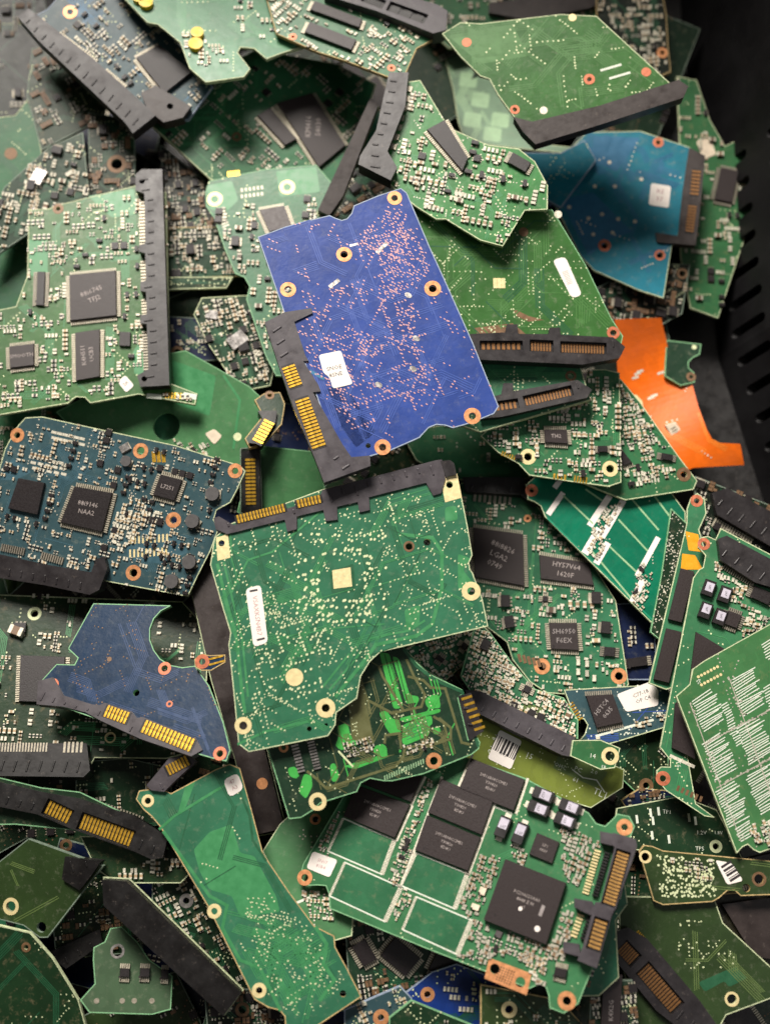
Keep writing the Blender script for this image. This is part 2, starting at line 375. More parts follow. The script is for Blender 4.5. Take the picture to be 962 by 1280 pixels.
        if legs:
            pb = MB(); sd = range(4) if legs == 4 else sides
            for k in sd:
                a = Vector(Q[k]); e = Vector(Q[(k+1) % 4]); d = e-a; u2 = d.normalized(); n2 = Vector((-u2.y, u2.x))
                if (c-a).dot(n2) > 0: n2 = -n2
                nn = max(3, int(d.length/.62)); m0 = .4/d.length
                for j in range(nn):
                    t = m0+(1-2*m0)*(j+.5)/nn; p = a+d*t
                    pb.box(p-n2*.1, n2, .75, .36, h*.3, h*.42, pin); pb.box(p+n2*.42, n2, .5, .36, 0, h*.4, pin)
            pb.build('pin_row', o)
        return o
    def grow(s, q, d):
        c = Vector((sum(p[0] for p in q)/len(q), sum(p[1] for p in q)/len(q))); o = []
        n = len(q)
        for k in range(n):
            a = Vector(q[k]); e1 = (Vector(q[(k+1) % n])-a).normalized(); e2 = (Vector(q[k-1])-a).normalized()
            o.append(tuple(a-(e1+e2)*d))
        return o
    def conn(s, poly, groups=(), up=2.0, dn=1.9, mat='plastic', gold='gold', rec=False, name='connector', pegs=(), holes=()):
        P = s.L(poly); s.occ.append(P); b = MB(); gl = []; rl = []
        for g in groups:
            x0, y0, x1, y1, Lp, n = g; a = Vector(s.l(x0, y0)); e = Vector(s.l(x1, y1)); u = (e-a).normalized(); nn = Vector((-u.y, u.x)); W = Lp*s.sc; gl.append((a, e, u, nn, W, n))
            if rec: rl.append([tuple(a-u*.4-nn*(W/2+.3)), tuple(e+u*.4-nn*(W/2+.3)), tuple(e+u*.4+nn*(W/2+.3)), tuple(a-u*.4+nn*(W/2+.3))])
        b.prism(P, -dn, up, mat, None, rl+[s.circ(*h) for h in holes])
        # moulded ribs and a parting line along the housing
        if name == 'connector' and mat != 'plastic_brown':
            A = max(((Vector(p)-Vector(q)).length, i, j) for i, p in enumerate(P) for j, q in enumerate(P)); p0, p1 = Vector(P[A[1]]), Vector(P[A[2]]); u = (p1-p0).normalized(); nn = Vector((-u.y, u.x)); n = int(A[0]/3.2)
            for k in range(1, n):
                c = p0+u*A[0]*k/n; ins = [t*.3 for t in range(-24, 25) if inpoly(*(c+nn*t*.3), P) and not any(inpoly(*(c+nn*t*.3), r) for r in rl)]
                if len(ins) < 5: continue
                lo, hi = ins[0], ins[-1]; near = any(abs(((c-a).dot(g_u)) - L_/2) < L_/2+1 for a, g_u, L_ in [(g[0], g[2], (g[1]-g[0]).length) for g in gl])
                if not near and hi-lo < 9: b.box(c+nn*(lo*.3+hi*.7), nn, (hi-lo)*.34, .5, up-.05, up+.22, mat)
        o = b.build('connector' if name is None else name, s.root, .22)
        z = up-1.0 if rec else up+.02
        for a, e, u, nn, W, n in gl:
            if rec:
                f = MB(); f.box((a+e)/2, u, (e-a).length+1.2, W+1, z-.8, z, 'plastic_black'); f.build('contact_tongue', o)
            else:
                f = MB(); f.box((a+e)/2, u, (e-a).length+.8, W, z-.1, z+.03, 'plastic_black'); f.build('contact_tongue', o)
            me = None; Lt = (e-a).length; pitch = Lt/n
            for k in range(n):
                if me is None:
                    f = MB(); f.box((0, 0), u, pitch*.62, W*.96, 0, .16, gold); k0 = f.build('contact', o); me = k0.data; c = k0
                else: c = bpy.data.objects.new('contact', me); COL.objects.link(c); c.parent = o
                p = a+u*pitch*(k+.5); c.location = (p.x*MM, p.y*MM, (z+.03)*MM)
        for q in pegs:
            f = MB(); f.prism(s.L(q), 0, up*.8, mat); f.build('locating_peg', o, .2); s.occ.append(s.L(q))
        return o
    def pins(s, x0, y0, x1, y1, Lp, n, mat='tin', h=.5, name='pin_row'):
        a = Vector(s.l(x0, y0)); e = Vector(s.l(x1, y1)); u = (e-a).normalized(); nn = Vector((-u.y, u.x)); W = Lp*s.sc; p = (e-a).length/n; b = MB()
        for k in range(n): b.box(a+u*p*(k+.5), nn, W, p*.55, 0, h, mat)
        b.build(name, s.root); s.occ.append([tuple(a-nn*W/2), tuple(e-nn*W/2), tuple(e+nn*W/2), tuple(a+nn*W/2)])
    def label_(s, q, lines=(), th=5, bars=None, mat='paper', ink='ink', axis=0, name='sticker', rnd=.6):
        Q = s.L(q); Q = Q if area2(Q) > 0 else Q[::-1]; q2 = []
        for k in range(len(Q)):
            a = Vector(Q[k]); e1 = (Vector(Q[(k+1) % len(Q)])-a).normalized(); e0 = (Vector(Q[k-1])-a).normalized()
            q2 += [tuple(a+e0*rnd), tuple(a+(e0+e1)*rnd*.3), tuple(a+e1*rnd)]
        b = MB(); b.prism(q2, .0, .13, mat); s.occ.append(Q)
        W = s.L(q); u = (Vector(W[(axis+1) % 4])-Vector(W[axis])).normalized(); c = Vector((sum(p[0] for p in W)/len(W), sum(p[1] for p in W)/len(W))); nn = Vector((-u.y, u.x)); hh = th*s.sc
        for k, t in enumerate(lines): b.text(t, c-nn*(k-(len(lines)-1)/2)*hh*1.15, u, hh, .15, ink)
        if bars:
            L0, W0, n, off, side = bars
            t = -L0/2
            rr = R.Random(len(q)+n)
            while t < L0/2:
                w_ = rr.choice((.2, .2, .4, .6)); b.flat(c+u*(t+w_/2)+nn*off, u, w_, W0, .15, ink); t += w_+rr.choice((.2, .3, .45))
            if side:
                b.text(side, c-nn*1.4, u, 1.1, .15, ink)
        return b.build(name, s.root)
    def patch(s, pts, mat, z=.02):
        P = s.L(pts)
        if mat.startswith('tr_'):
            for it in range(2):
                Q = []
                for k in range(len(P)):
                    a = Vector(P[k]); e = Vector(P[(k+1) % len(P)]); f = min(.25, .4/max(.01, (e-a).length)); Q += [tuple(a.lerp(e, f)), tuple(a.lerp(e, 1-f))]
                P = Q
        s.b.poly(P, z-.012+s.b.zz()*.4, mat)
    def tab(s, pts, mat, holes, z=.05):
        s.b.prism(s.L(pts), z-.04, z, mat, None, [s.circ(*h) for h in holes])
    def strip(s, pts, w, mat='silk', z=.05): s.b.line(s.L(pts), w*s.sc, z, mat)
    def pads(s, x0, y0, x1, y1, n, Lp, mat='tin_matte', fill=.55, z=.05):
        a = Vector(s.l(x0, y0)); e = Vector(s.l(x1, y1)); u = (e-a).normalized(); nn = Vector((-u.y, u.x)); p = (e-a).length/n
        for k in range(n): s.b.flat(a+u*p*(k+.5), nn, Lp*s.sc, p*fill, z, mat)
    def dot(s, px, py, r, mat, z=.05): s.b.disc(s.l(px, py), r*s.sc, z, mat, 16)
    def silk(s, t, px, py, h, x1, y1, mat='silk'):
        s.b.text(t, s.l(px, py), s.dir(px, py, x1, y1), h*s.sc, .055, mat)
    def free(s, x, y, reg=None, m=0):
        if not inpoly(x, y, s.pts): return False
        if reg and not inpoly(x, y, reg): return False
        return not any(inpoly(x, y, o) for o in s.occ)
    def bbox(s, reg=None):
        p = reg or s.pts; return min(a[0] for a in p), min(a[1] for a in p), max(a[0] for a in p), max(a[1] for a in p)
    def via(s, n, reg=None, mat='pad_cream', r=.26, ex=1.0, z=.05, run=7):
        reg = s.L(reg) if reg else None; x0, y0, x1, y1 = s.bbox(reg); k = 0; tries = 0
        while k < n and tries < n*6:
            tries += 1; x = R.uniform(x0, x1); y = R.uniform(y0, y1); d = Vector(R.choice(((1, 0), (0, 1), (.7, .7), (-.7, .7)))); st = R.choice((.9, 1.1, 1.5))
            for j in range(R.randint(1, run)):
                if s.free(x, y, reg):
                    s.b.disc((x, y), r*.86*R.uniform(.75, 1.15), z, mat, 7, ex, math.radians(35)); k += 1
                x += d.x*st+R.uniform(-.12, .12); y += d.y*st+R.uniform(-.12, .12)
    def traces(s, n, mat='tr_green', w=.22, reg=None, z=.03, kmax=6, seg=(4, 16)):
        reg = s.L(reg) if reg else None; x0, y0, x1, y1 = s.bbox(reg)
        for i in range(n):
            a = R.randrange(8)*math.pi/4; k = R.randint(1, kmax); p = Vector((R.uniform(x0, x1), R.uniform(y0, y1))); sp = w*R.uniform(1.9, 2.6)
            path = [p]
            for j in range(R.randint(2, 4)):
                path.append(path[-1]+Vector((math.cos(a), math.sin(a)))*R.uniform(*seg)); a += R.choice((-1, 1))*math.pi/4
            for j in range(k):
                pl = []
                for q in range(len(path)):
                    d = (path[min(q+1, len(path)-1)]-path[max(q-1, 0)]).normalized(); pl.append(path[q]+Vector((-d.y, d.x))*sp*j)
                for A, B in zip(pl, pl[1:]):
                    if s.free(A.x, A.y, reg) and s.free(B.x, B.y, reg) and s.free(*((A+B)/2), reg): s.b.line([A, B], w, z, mat)
    def smd(s, n, reg=None, mix='mid', cap=90, scale=1.0, run=5):
        scale *= .84; n = int(n*1.2)
        reg = s.L(reg) if reg else None; x0, y0, x1, y1 = s.bbox(reg); kinds, wt = zip(*MIX[mix]); k = 0; tries = 0; grid = {}
        while k < n and tries < n*8:
            tries += 1; kd = R.choices(kinds, wt)[0]; big = kd.endswith('-b'); x = R.uniform(x0, x1); y = R.uniform(y0, y1)
            horiz = R.random() < .5; d = Vector((0, 1)) if horiz else Vector((1, 0)); st = 3.6 if big else (1.6 if kd.endswith('-m') else 1.15)
            if kd[:4] in ('tran', 'chip'): st = 3.0
            st *= scale
            for j in range(1 if big else R.randint(1, run)):
                key = (round(x/1.15), round(y/1.15)); rad = range(-1, 2) if big or st > 2.5 else (0,)
                if s.free(x, y, reg) and s.free(x+1, y) and s.free(x-1, y) and not any((key[0]+a, key[1]+b) in grid for a in rad for b in rad):
                    for a in rad:
                        for b in rad: grid[(key[0]+a, key[1]+b)] = 1
                    s.part(kd, x, y, (0 if horiz else math.pi/2)+R.choice((0, math.pi))+R.uniform(-.05, .05), scale, cap); k += 1
                x += d.x*st; y += d.y*st
    def part(s, kd, x, y, rz, scale=1.0, cap=90):
        nm, me, mb = smd_mesh(kd); s.cnt[nm] = s.cnt.get(nm, 0)+1
        if s.cnt[nm] <= cap:
            o = bpy.data.objects.new(nm, me); COL.objects.link(o); o.parent = s.root; o.location = (x*MM, y*MM, 0); o.rotation_euler = (0, 0, rz); o.scale = (scale,)*3
        else:
            c, q = math.cos(rz)*scale, math.sin(rz)*scale; off = len(s.over.v)
            s.over.v += [(x+a*c-b*q, y+a*q+b*c, z*scale) for a, b, z in mb.v]
            mm = [s.over.mi(m) for m in mb.mats]; s.over.f += [tuple(off+i for i in f) for f in mb.f]; s.over.m += [mm[i] for i in mb.m]
    def put(s, kd, px, py, deg=0, scale=1.0):
        c = s.l(px, py); d = s.dir(px, py, px+math.cos(math.radians(deg))*10, py+math.sin(math.radians(deg))*10); s.part(kd, c[0], c[1], math.atan2(d.y, d.x), scale, 100); s.block(px, py, 6)
    def done(s, curl=None):
        o = s.b.build('substrate', s.root)
        if curl:
            import bmesh
            bm = bmesh.new(); bm.from_mesh(o.data)
            for k in range(-30, 31):
                for nn in ((1, 0, 0), (0, 1, 0)):
                    g = bm.verts[:]+bm.edges[:]+bm.faces[:]; bmesh.ops.bisect_plane(bm, geom=g, plane_co=(nn[0]*k*.0017, nn[1]*k*.0017, 0), plane_no=nn)
            for v in bm.verts: v.co.z += curl(v.co.x/MM, v.co.y/MM)*MM
            bm.to_mesh(o.data); bm.free()
        if s.over.v: o = s.over.build('small_component', s.root); o['kind'] = 'stuff'
        return s
# ------------------------------------------------------------------ the bin
def wpt(px, py, z): return hit(px, py, (z, 0, 0))
bin_root = bpy.data.objects.new('plastic_bin', None); COL.objects.link(bin_root); bin_root['label'] = 'black plastic bin with slotted side wall holding the whole pile'; bin_root['category'] = 'bin'
mb = MB(); mb.box((0, 10), (1, 0), 420, 460, -3, -1.5, 'plastic_black'); fl = mb.build('floor'); fl['kind'] = 'structure'
base = [(832, -260), (852, 60), (872, 220), (896, 450), (975, 700), (1080, 960), (1160, 1500)]
W0 = [wpt(x, y, -2) for x, y in base]; HT = 190.0
def wall_panel(A, B, na, nb, slots, last):
    """outward-leaning panel; slots are real openings with a second skin behind"""
    Lw = (B-A).length; T = lambda s_, t, off=0: A.lerp(B, s_)+na.lerp(nb, s_)*(t*.40+off)+Vector((0, 0, t))
    outer = [(0, 0), (1, 0), (1, HT), (0, HT)]; hl = []
    for sx, t0, t1, wd in slots:
        w_ = wd/Lw/2; n = 6
        lp = [(sx+w_*math.cos(math.pi*k/n), t1+wd/2*math.sin(math.pi*k/n)) for k in range(n+1)]+[(sx-w_*math.cos(math.pi*k/n), t0-wd/2*math.sin(math.pi*k/n)) for k in range(n+1)]
        hl.append(lp)
    loops = [outer]+hl; allp = [p for l in loops for p in l]; b = MB()
    t = tessellate_polygon([[Vector((p[0]*Lw, p[1], 0)) for p in l] for l in loops])
    b.add([T(*p) for p in allp], t, 'bin_black')
    for l in hl:
        n = len(l); b.add([T(*p) for p in l]+[T(p[0], p[1], 3.0) for p in l], [(i, (i+1) % n, n+(i+1) % n, n+i) for i in range(n)], 'bin_black')
    b.add([T(0, 0, 4.2), T(1, 0, 4.2), T(1, HT, 4.2), T(0, HT, 4.2)], [(0, 1, 2, 3)], 'plastic_black')
    b.add([T(0, HT, -1), T(1, HT, -1), T(1, HT, 6), T(0, HT, 6)], [(0, 1, 2, 3)], 'bin_black')
    b.build('bin_wall', bin_root)
nr = []
for i in range(len(W0)):
    d = (W0[min(i+1, len(W0)-1)]-W0[max(i-1, 0)]).normalized(); nr.append(Vector((-d.y, d.x, 0)) if -d.y > 0 else Vector((d.y, -d.x, 0)))
for i in range(len(W0)-1):
    Lw = (W0[i+1]-W0[i]).length; sl = []
    if i in (2, 3):
        k = max(1, int(Lw/8.5))
        for row in range(5):
            for j in range(k): sl.append(((j+.5)/k, 9+row*24, 21+row*24, 3.0))
    wall_panel(W0[i], W0[i+1], nr[i], nr[i+1], sl, False)
def far_wall(x0, y0, x1, y1, nx, ny):
    A, B, n = Vector((x0, y0, -2)), Vector((x1, y1, -2)), Vector((nx, ny, 0)); wall_panel(A, B, n, n, [], True)
far_wall(-150, -185, -150, 215, -1, 0); far_wall(-165, 215, 205, 215, 0, 1); far_wall(-165, -185, 205, -185, 0, -1)
# ------------------------------------------------------------------ buried boards on the bottom
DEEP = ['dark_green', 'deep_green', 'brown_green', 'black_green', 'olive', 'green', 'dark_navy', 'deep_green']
k = 0
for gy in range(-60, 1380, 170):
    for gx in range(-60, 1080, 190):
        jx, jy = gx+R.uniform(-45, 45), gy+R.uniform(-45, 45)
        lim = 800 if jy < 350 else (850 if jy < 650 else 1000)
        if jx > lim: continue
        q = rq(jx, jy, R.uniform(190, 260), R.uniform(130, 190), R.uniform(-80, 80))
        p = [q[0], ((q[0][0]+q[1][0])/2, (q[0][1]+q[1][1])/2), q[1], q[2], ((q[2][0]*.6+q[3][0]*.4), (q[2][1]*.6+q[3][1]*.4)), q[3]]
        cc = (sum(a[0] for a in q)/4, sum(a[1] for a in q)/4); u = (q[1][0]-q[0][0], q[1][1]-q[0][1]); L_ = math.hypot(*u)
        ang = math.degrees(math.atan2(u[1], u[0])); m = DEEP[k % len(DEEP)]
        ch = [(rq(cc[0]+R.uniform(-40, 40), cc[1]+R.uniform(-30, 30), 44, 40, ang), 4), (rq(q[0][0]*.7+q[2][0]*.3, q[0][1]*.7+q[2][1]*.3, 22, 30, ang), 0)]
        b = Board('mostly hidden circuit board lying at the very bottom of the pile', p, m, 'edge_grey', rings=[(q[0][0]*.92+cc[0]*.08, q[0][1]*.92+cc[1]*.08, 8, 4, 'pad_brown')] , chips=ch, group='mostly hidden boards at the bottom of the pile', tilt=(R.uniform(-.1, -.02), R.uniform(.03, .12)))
        b.smd(70, mix='shade_tone', cap=30); b.via(60, mat='pad_brown'); b.done(); k += 1
# ------------------------------------------------------------------ lower boards seen in the gaps
G = 'deep boards seen through gaps in the pile'
def deep(label, o, m='dark_green', edge='edge_grey', n=120, mix='shade_tone', chips=(), rings=(), conns=(), v=40, cap=60, tr=15, fin=True, **k):
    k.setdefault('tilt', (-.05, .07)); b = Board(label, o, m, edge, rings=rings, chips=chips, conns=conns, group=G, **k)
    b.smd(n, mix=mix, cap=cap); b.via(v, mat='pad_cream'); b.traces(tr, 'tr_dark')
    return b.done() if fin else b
deep('dark olive board with shade-toned parts in the top left corner', [(-30, -30), (50, -30), (62, 30), (80, 100), (4, 163), (-30, 150)], 'black_green', n=60)
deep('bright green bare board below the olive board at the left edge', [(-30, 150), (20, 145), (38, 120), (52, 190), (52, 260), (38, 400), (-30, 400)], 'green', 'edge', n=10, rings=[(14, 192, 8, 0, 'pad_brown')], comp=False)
deep('brown crowded board under the slate board connector at upper left', [(40, 60), (100, 55), (140, 120), (125, 150), (52, 188), (34, 120)], 'dark_green', n=80, mix='shade_tone')
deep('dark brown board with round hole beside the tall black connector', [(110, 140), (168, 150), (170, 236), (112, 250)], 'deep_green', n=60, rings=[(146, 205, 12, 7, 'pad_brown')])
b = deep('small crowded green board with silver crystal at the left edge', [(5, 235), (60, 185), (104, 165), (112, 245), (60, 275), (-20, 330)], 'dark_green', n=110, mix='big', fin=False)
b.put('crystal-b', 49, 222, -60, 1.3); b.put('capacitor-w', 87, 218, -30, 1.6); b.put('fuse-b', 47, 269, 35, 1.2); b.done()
deep('dark board with pale parts between tall connector and long green board', [(200, 180), (255, 225), (285, 300), (290, 330), (212, 300)], 'black_green', n=110, mix='shade_tone')
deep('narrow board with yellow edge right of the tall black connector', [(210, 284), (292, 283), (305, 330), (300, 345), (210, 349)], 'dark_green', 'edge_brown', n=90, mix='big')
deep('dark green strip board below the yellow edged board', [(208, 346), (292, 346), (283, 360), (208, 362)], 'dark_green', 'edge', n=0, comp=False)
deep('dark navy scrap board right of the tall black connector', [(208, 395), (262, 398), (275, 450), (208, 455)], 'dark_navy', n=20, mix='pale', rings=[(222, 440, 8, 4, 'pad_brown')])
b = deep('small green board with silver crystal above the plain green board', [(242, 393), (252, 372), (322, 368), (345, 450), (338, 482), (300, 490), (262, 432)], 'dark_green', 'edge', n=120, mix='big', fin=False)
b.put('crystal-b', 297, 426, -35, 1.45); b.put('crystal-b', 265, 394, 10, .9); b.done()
deep('dark scrap board under the top edge of the blue board', [(380, 240), (470, 200), (520, 270), (430, 330), (380, 300)], 'black_green', n=90, mix='shade_tone')
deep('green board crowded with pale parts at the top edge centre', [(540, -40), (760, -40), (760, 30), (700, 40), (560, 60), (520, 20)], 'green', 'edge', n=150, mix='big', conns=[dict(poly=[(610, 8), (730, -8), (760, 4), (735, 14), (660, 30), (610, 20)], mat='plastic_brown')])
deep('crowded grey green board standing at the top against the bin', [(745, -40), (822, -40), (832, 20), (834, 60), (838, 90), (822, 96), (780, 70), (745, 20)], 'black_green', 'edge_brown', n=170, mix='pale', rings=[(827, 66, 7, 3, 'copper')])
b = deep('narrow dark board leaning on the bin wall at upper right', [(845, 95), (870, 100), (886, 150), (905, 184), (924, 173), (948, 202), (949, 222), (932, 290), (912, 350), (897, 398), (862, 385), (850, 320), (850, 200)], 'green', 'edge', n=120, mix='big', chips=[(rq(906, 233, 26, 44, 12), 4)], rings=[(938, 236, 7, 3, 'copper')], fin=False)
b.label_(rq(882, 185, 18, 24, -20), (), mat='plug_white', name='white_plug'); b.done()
deep('dark board hidden under the teal board by the bin wall', [(800, 330), (862, 330), (852, 392), (800, 420), (760, 420), (745, 360)], 'black_green', n=100, mix='shade_tone', rings=[(852, 342, 7, 4, 'pad_brown')])
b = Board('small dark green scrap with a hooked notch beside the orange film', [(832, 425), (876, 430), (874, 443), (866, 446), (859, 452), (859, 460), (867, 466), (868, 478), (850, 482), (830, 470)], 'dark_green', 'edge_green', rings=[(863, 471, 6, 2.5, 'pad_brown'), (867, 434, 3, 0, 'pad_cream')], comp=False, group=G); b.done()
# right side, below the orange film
b = deep('dark board carrying two black pin connectors at the right edge', [(868, 595), (985, 640), (985, 740), (900, 700), (868, 660)], 'black_green', n=60, mix='shade_tone',
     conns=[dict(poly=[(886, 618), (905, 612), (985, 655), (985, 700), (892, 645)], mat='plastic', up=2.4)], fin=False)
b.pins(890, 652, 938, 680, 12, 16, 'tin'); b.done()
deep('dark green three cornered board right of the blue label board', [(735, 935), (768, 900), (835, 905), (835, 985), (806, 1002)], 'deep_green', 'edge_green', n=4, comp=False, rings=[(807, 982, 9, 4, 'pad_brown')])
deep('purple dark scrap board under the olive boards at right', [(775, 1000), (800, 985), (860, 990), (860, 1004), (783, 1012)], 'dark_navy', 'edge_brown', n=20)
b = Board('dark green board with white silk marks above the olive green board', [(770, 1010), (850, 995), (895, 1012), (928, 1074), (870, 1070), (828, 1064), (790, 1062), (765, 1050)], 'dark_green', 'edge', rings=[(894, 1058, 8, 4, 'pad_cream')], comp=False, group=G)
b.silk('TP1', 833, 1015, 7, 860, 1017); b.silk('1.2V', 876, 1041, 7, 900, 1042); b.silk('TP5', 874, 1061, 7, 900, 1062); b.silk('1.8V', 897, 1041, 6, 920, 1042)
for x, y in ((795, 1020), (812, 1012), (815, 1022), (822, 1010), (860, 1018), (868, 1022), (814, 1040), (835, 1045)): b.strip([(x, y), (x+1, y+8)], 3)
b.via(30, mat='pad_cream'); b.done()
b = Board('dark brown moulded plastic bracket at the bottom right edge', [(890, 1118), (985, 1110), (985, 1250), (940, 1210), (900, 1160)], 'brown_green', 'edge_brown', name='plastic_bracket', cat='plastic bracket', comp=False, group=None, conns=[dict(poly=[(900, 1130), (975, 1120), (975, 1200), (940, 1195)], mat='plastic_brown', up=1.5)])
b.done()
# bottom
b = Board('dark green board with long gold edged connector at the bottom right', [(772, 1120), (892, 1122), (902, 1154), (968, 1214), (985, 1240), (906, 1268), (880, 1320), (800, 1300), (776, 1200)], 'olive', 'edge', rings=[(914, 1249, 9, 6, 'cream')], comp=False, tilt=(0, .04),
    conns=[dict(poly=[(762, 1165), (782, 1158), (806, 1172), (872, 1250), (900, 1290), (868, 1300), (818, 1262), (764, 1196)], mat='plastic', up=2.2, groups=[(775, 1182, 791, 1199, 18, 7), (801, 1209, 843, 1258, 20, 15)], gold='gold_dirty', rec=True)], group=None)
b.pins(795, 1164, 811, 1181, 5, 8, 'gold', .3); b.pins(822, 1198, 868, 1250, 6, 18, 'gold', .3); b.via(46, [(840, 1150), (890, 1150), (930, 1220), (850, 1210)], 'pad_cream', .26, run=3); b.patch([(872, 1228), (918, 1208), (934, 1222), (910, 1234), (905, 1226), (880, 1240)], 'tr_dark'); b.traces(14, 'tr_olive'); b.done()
b = deep('black module board with rows of dark parts under the bottom centre', [(430, 1150), (520, 1150), (620, 1220), (600, 1260), (440, 1290)], 'night_green', 'edge_grey', n=120, mix='shade_tone', chips=[(rq(500, 1195, 46, 34, 40), 4, 1.3, 'chip_dark'), (rq(555, 1205, 36, 34, 25), 4, 1.3, 'chip_dark'), (rq(455, 1190, 34, 24, 60), 4, 1.3, 'chip_dark')])
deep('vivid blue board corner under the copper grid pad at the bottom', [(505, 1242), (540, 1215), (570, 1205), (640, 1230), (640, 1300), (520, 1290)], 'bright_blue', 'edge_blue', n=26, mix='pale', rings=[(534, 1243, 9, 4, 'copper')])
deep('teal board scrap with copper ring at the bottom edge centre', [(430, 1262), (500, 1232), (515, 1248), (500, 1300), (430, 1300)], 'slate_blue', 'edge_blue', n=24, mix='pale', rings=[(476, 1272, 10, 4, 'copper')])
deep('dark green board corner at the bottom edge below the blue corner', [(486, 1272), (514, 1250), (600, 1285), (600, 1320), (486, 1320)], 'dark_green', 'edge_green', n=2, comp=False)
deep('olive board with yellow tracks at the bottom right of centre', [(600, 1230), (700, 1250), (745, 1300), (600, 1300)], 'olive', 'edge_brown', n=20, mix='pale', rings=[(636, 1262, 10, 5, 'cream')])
deep('dark memory board with a long black chip at the bottom edge', [(738, 1225), (790, 1225), (800, 1300), (735, 1300)], 'night_green', n=30, chips=[(rq(762, 1262, 24, 90, 3), 0, 1.2, 'chip', ('K4X2G',), 8, 'print', 'tin', (1, 3), .9, 1.57)], mix='shade_tone')
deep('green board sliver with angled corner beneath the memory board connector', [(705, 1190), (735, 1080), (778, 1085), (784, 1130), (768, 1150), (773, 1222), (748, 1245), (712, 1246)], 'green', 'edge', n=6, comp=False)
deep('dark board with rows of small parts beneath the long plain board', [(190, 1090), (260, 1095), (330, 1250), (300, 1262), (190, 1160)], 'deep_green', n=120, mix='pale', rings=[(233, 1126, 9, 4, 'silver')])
deep('dark scrap board with bent parts at the bottom by the screw ring', [(255, 1240), (330, 1235), (370, 1290), (260, 1300)], 'black_green', n=60, mix='shade_tone', rings=[(303, 1262, 9, 5, 'pad_brown')])
deep('dark component board left of the black bar at lower left', [(60, 1090), (150, 1090), (180, 1190), (70, 1200)], 'deep_green', n=70, mix='shade_tone', conns=[dict(poly=[(62, 1190), (126, 1160), (130, 1178), (84, 1210)], mat='plastic_black', up=1.5)])
b = deep('dark board with a row of tin pads under the gold fingered connector', [(95, 952), (160, 948), (215, 960), (215, 1030), (110, 1040), (95, 1000)], 'deep_green', n=20, mix='pale', fin=False)
b.pins(118, 1002, 180, 1024, 6, 16, 'tin', .3); b.done()
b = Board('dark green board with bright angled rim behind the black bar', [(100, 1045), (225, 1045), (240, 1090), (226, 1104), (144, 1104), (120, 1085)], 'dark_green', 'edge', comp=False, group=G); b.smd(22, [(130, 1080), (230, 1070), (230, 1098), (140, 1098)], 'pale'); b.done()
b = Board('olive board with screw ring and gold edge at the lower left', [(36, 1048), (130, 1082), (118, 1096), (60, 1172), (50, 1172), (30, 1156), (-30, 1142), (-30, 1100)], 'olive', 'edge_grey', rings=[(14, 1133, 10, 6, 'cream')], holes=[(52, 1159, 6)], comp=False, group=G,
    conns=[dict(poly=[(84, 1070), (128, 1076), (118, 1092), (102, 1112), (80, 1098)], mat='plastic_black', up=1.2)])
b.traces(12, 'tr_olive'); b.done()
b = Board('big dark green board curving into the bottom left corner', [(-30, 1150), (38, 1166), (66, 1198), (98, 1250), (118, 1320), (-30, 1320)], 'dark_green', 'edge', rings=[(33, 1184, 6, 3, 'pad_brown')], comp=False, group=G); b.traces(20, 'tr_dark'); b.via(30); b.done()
b = Board('grey green board with three rows of pin pairs at the bottom left', [(117, 1184), (132, 1178), (138, 1160), (152, 1158), (172, 1178), (186, 1200), (216, 1220), (214, 1262), (190, 1268), (112, 1266), (100, 1250), (120, 1230), (117, 1200)], 'grey_green', 'edge_green', rings=[(147, 1189, 9, 6, 'silver')], group=G,
    chips=[(rq(156, 1216, 17, 16, 3), 2, 1.2, 'chip_dark', None, None, 'print', 'tin', (0, 2)), (rq(181, 1216, 17, 16, 3), 2, 1.2, 'chip_dark', None, None, 'print', 'tin', (0, 2)), (rq(206, 1218, 14, 16, 3), 2, 1.2, 'chip_dark', None, None, 'print', 'tin', (0, 2))])
for x in (121, 153, 168, 190): b.dot(x, 1251, 3.4, 'tin')
b.done()
b = Board('long flat black plastic bar lying across the lower left', [(129, 1096), (162, 1098), (305, 1237), (281, 1270), (221, 1216), (131, 1132)], 'black_green', comp=False, name='connector_strip', cat='connector', thick=.6, group=None,
    conns=[dict(poly=[(131, 1098), (161, 1100), (303, 1238), (281, 1267), (222, 1213), (133, 1130)], mat='plastic_black', up=3.0, name='housing')]); b.done()
# left column
b = Board('wide mid green board under the navy board at the left edge', [(-30, 742), (228, 752), (262, 790), (258, 850), (238, 940), (208, 948), (118, 946), (112, 960), (-30, 960)], 'dark_green', 'edge', rings=[(43.5, 767, 9, 5, 'pad_cream'), (138, 922, 7, 5, 'cream')],  # mid green board given a dark mask to stand in for shade
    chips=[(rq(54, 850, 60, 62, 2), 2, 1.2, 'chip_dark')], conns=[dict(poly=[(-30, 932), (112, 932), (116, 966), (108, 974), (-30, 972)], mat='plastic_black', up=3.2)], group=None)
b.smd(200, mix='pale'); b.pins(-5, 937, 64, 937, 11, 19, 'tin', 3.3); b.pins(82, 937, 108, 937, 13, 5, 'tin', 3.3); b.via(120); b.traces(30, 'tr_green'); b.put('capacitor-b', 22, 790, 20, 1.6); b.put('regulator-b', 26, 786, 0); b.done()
b = Board('black gold fingered drive connector on dark board at lower left', [(-40, 962), (52, 985), (100, 990), (205, 1040), (210, 1062), (120, 1040), (20, 1030), (-40, 1032)], 'deep_green', 'edge_green', comp=False, group=None,
    conns=[dict(poly=[(-40, 968), (55, 990), (100, 998), (170, 1020), (212, 1045), (206, 1072), (192, 1074), (170, 1064), (92, 1036), (50, 1018), (-40, 1000)], mat='plastic_black', up=2.6, groups=[(61, 1008, 90, 1022, 17, 7), (104, 1026, 167, 1049, 19, 15)], rec=True)]); b.done()
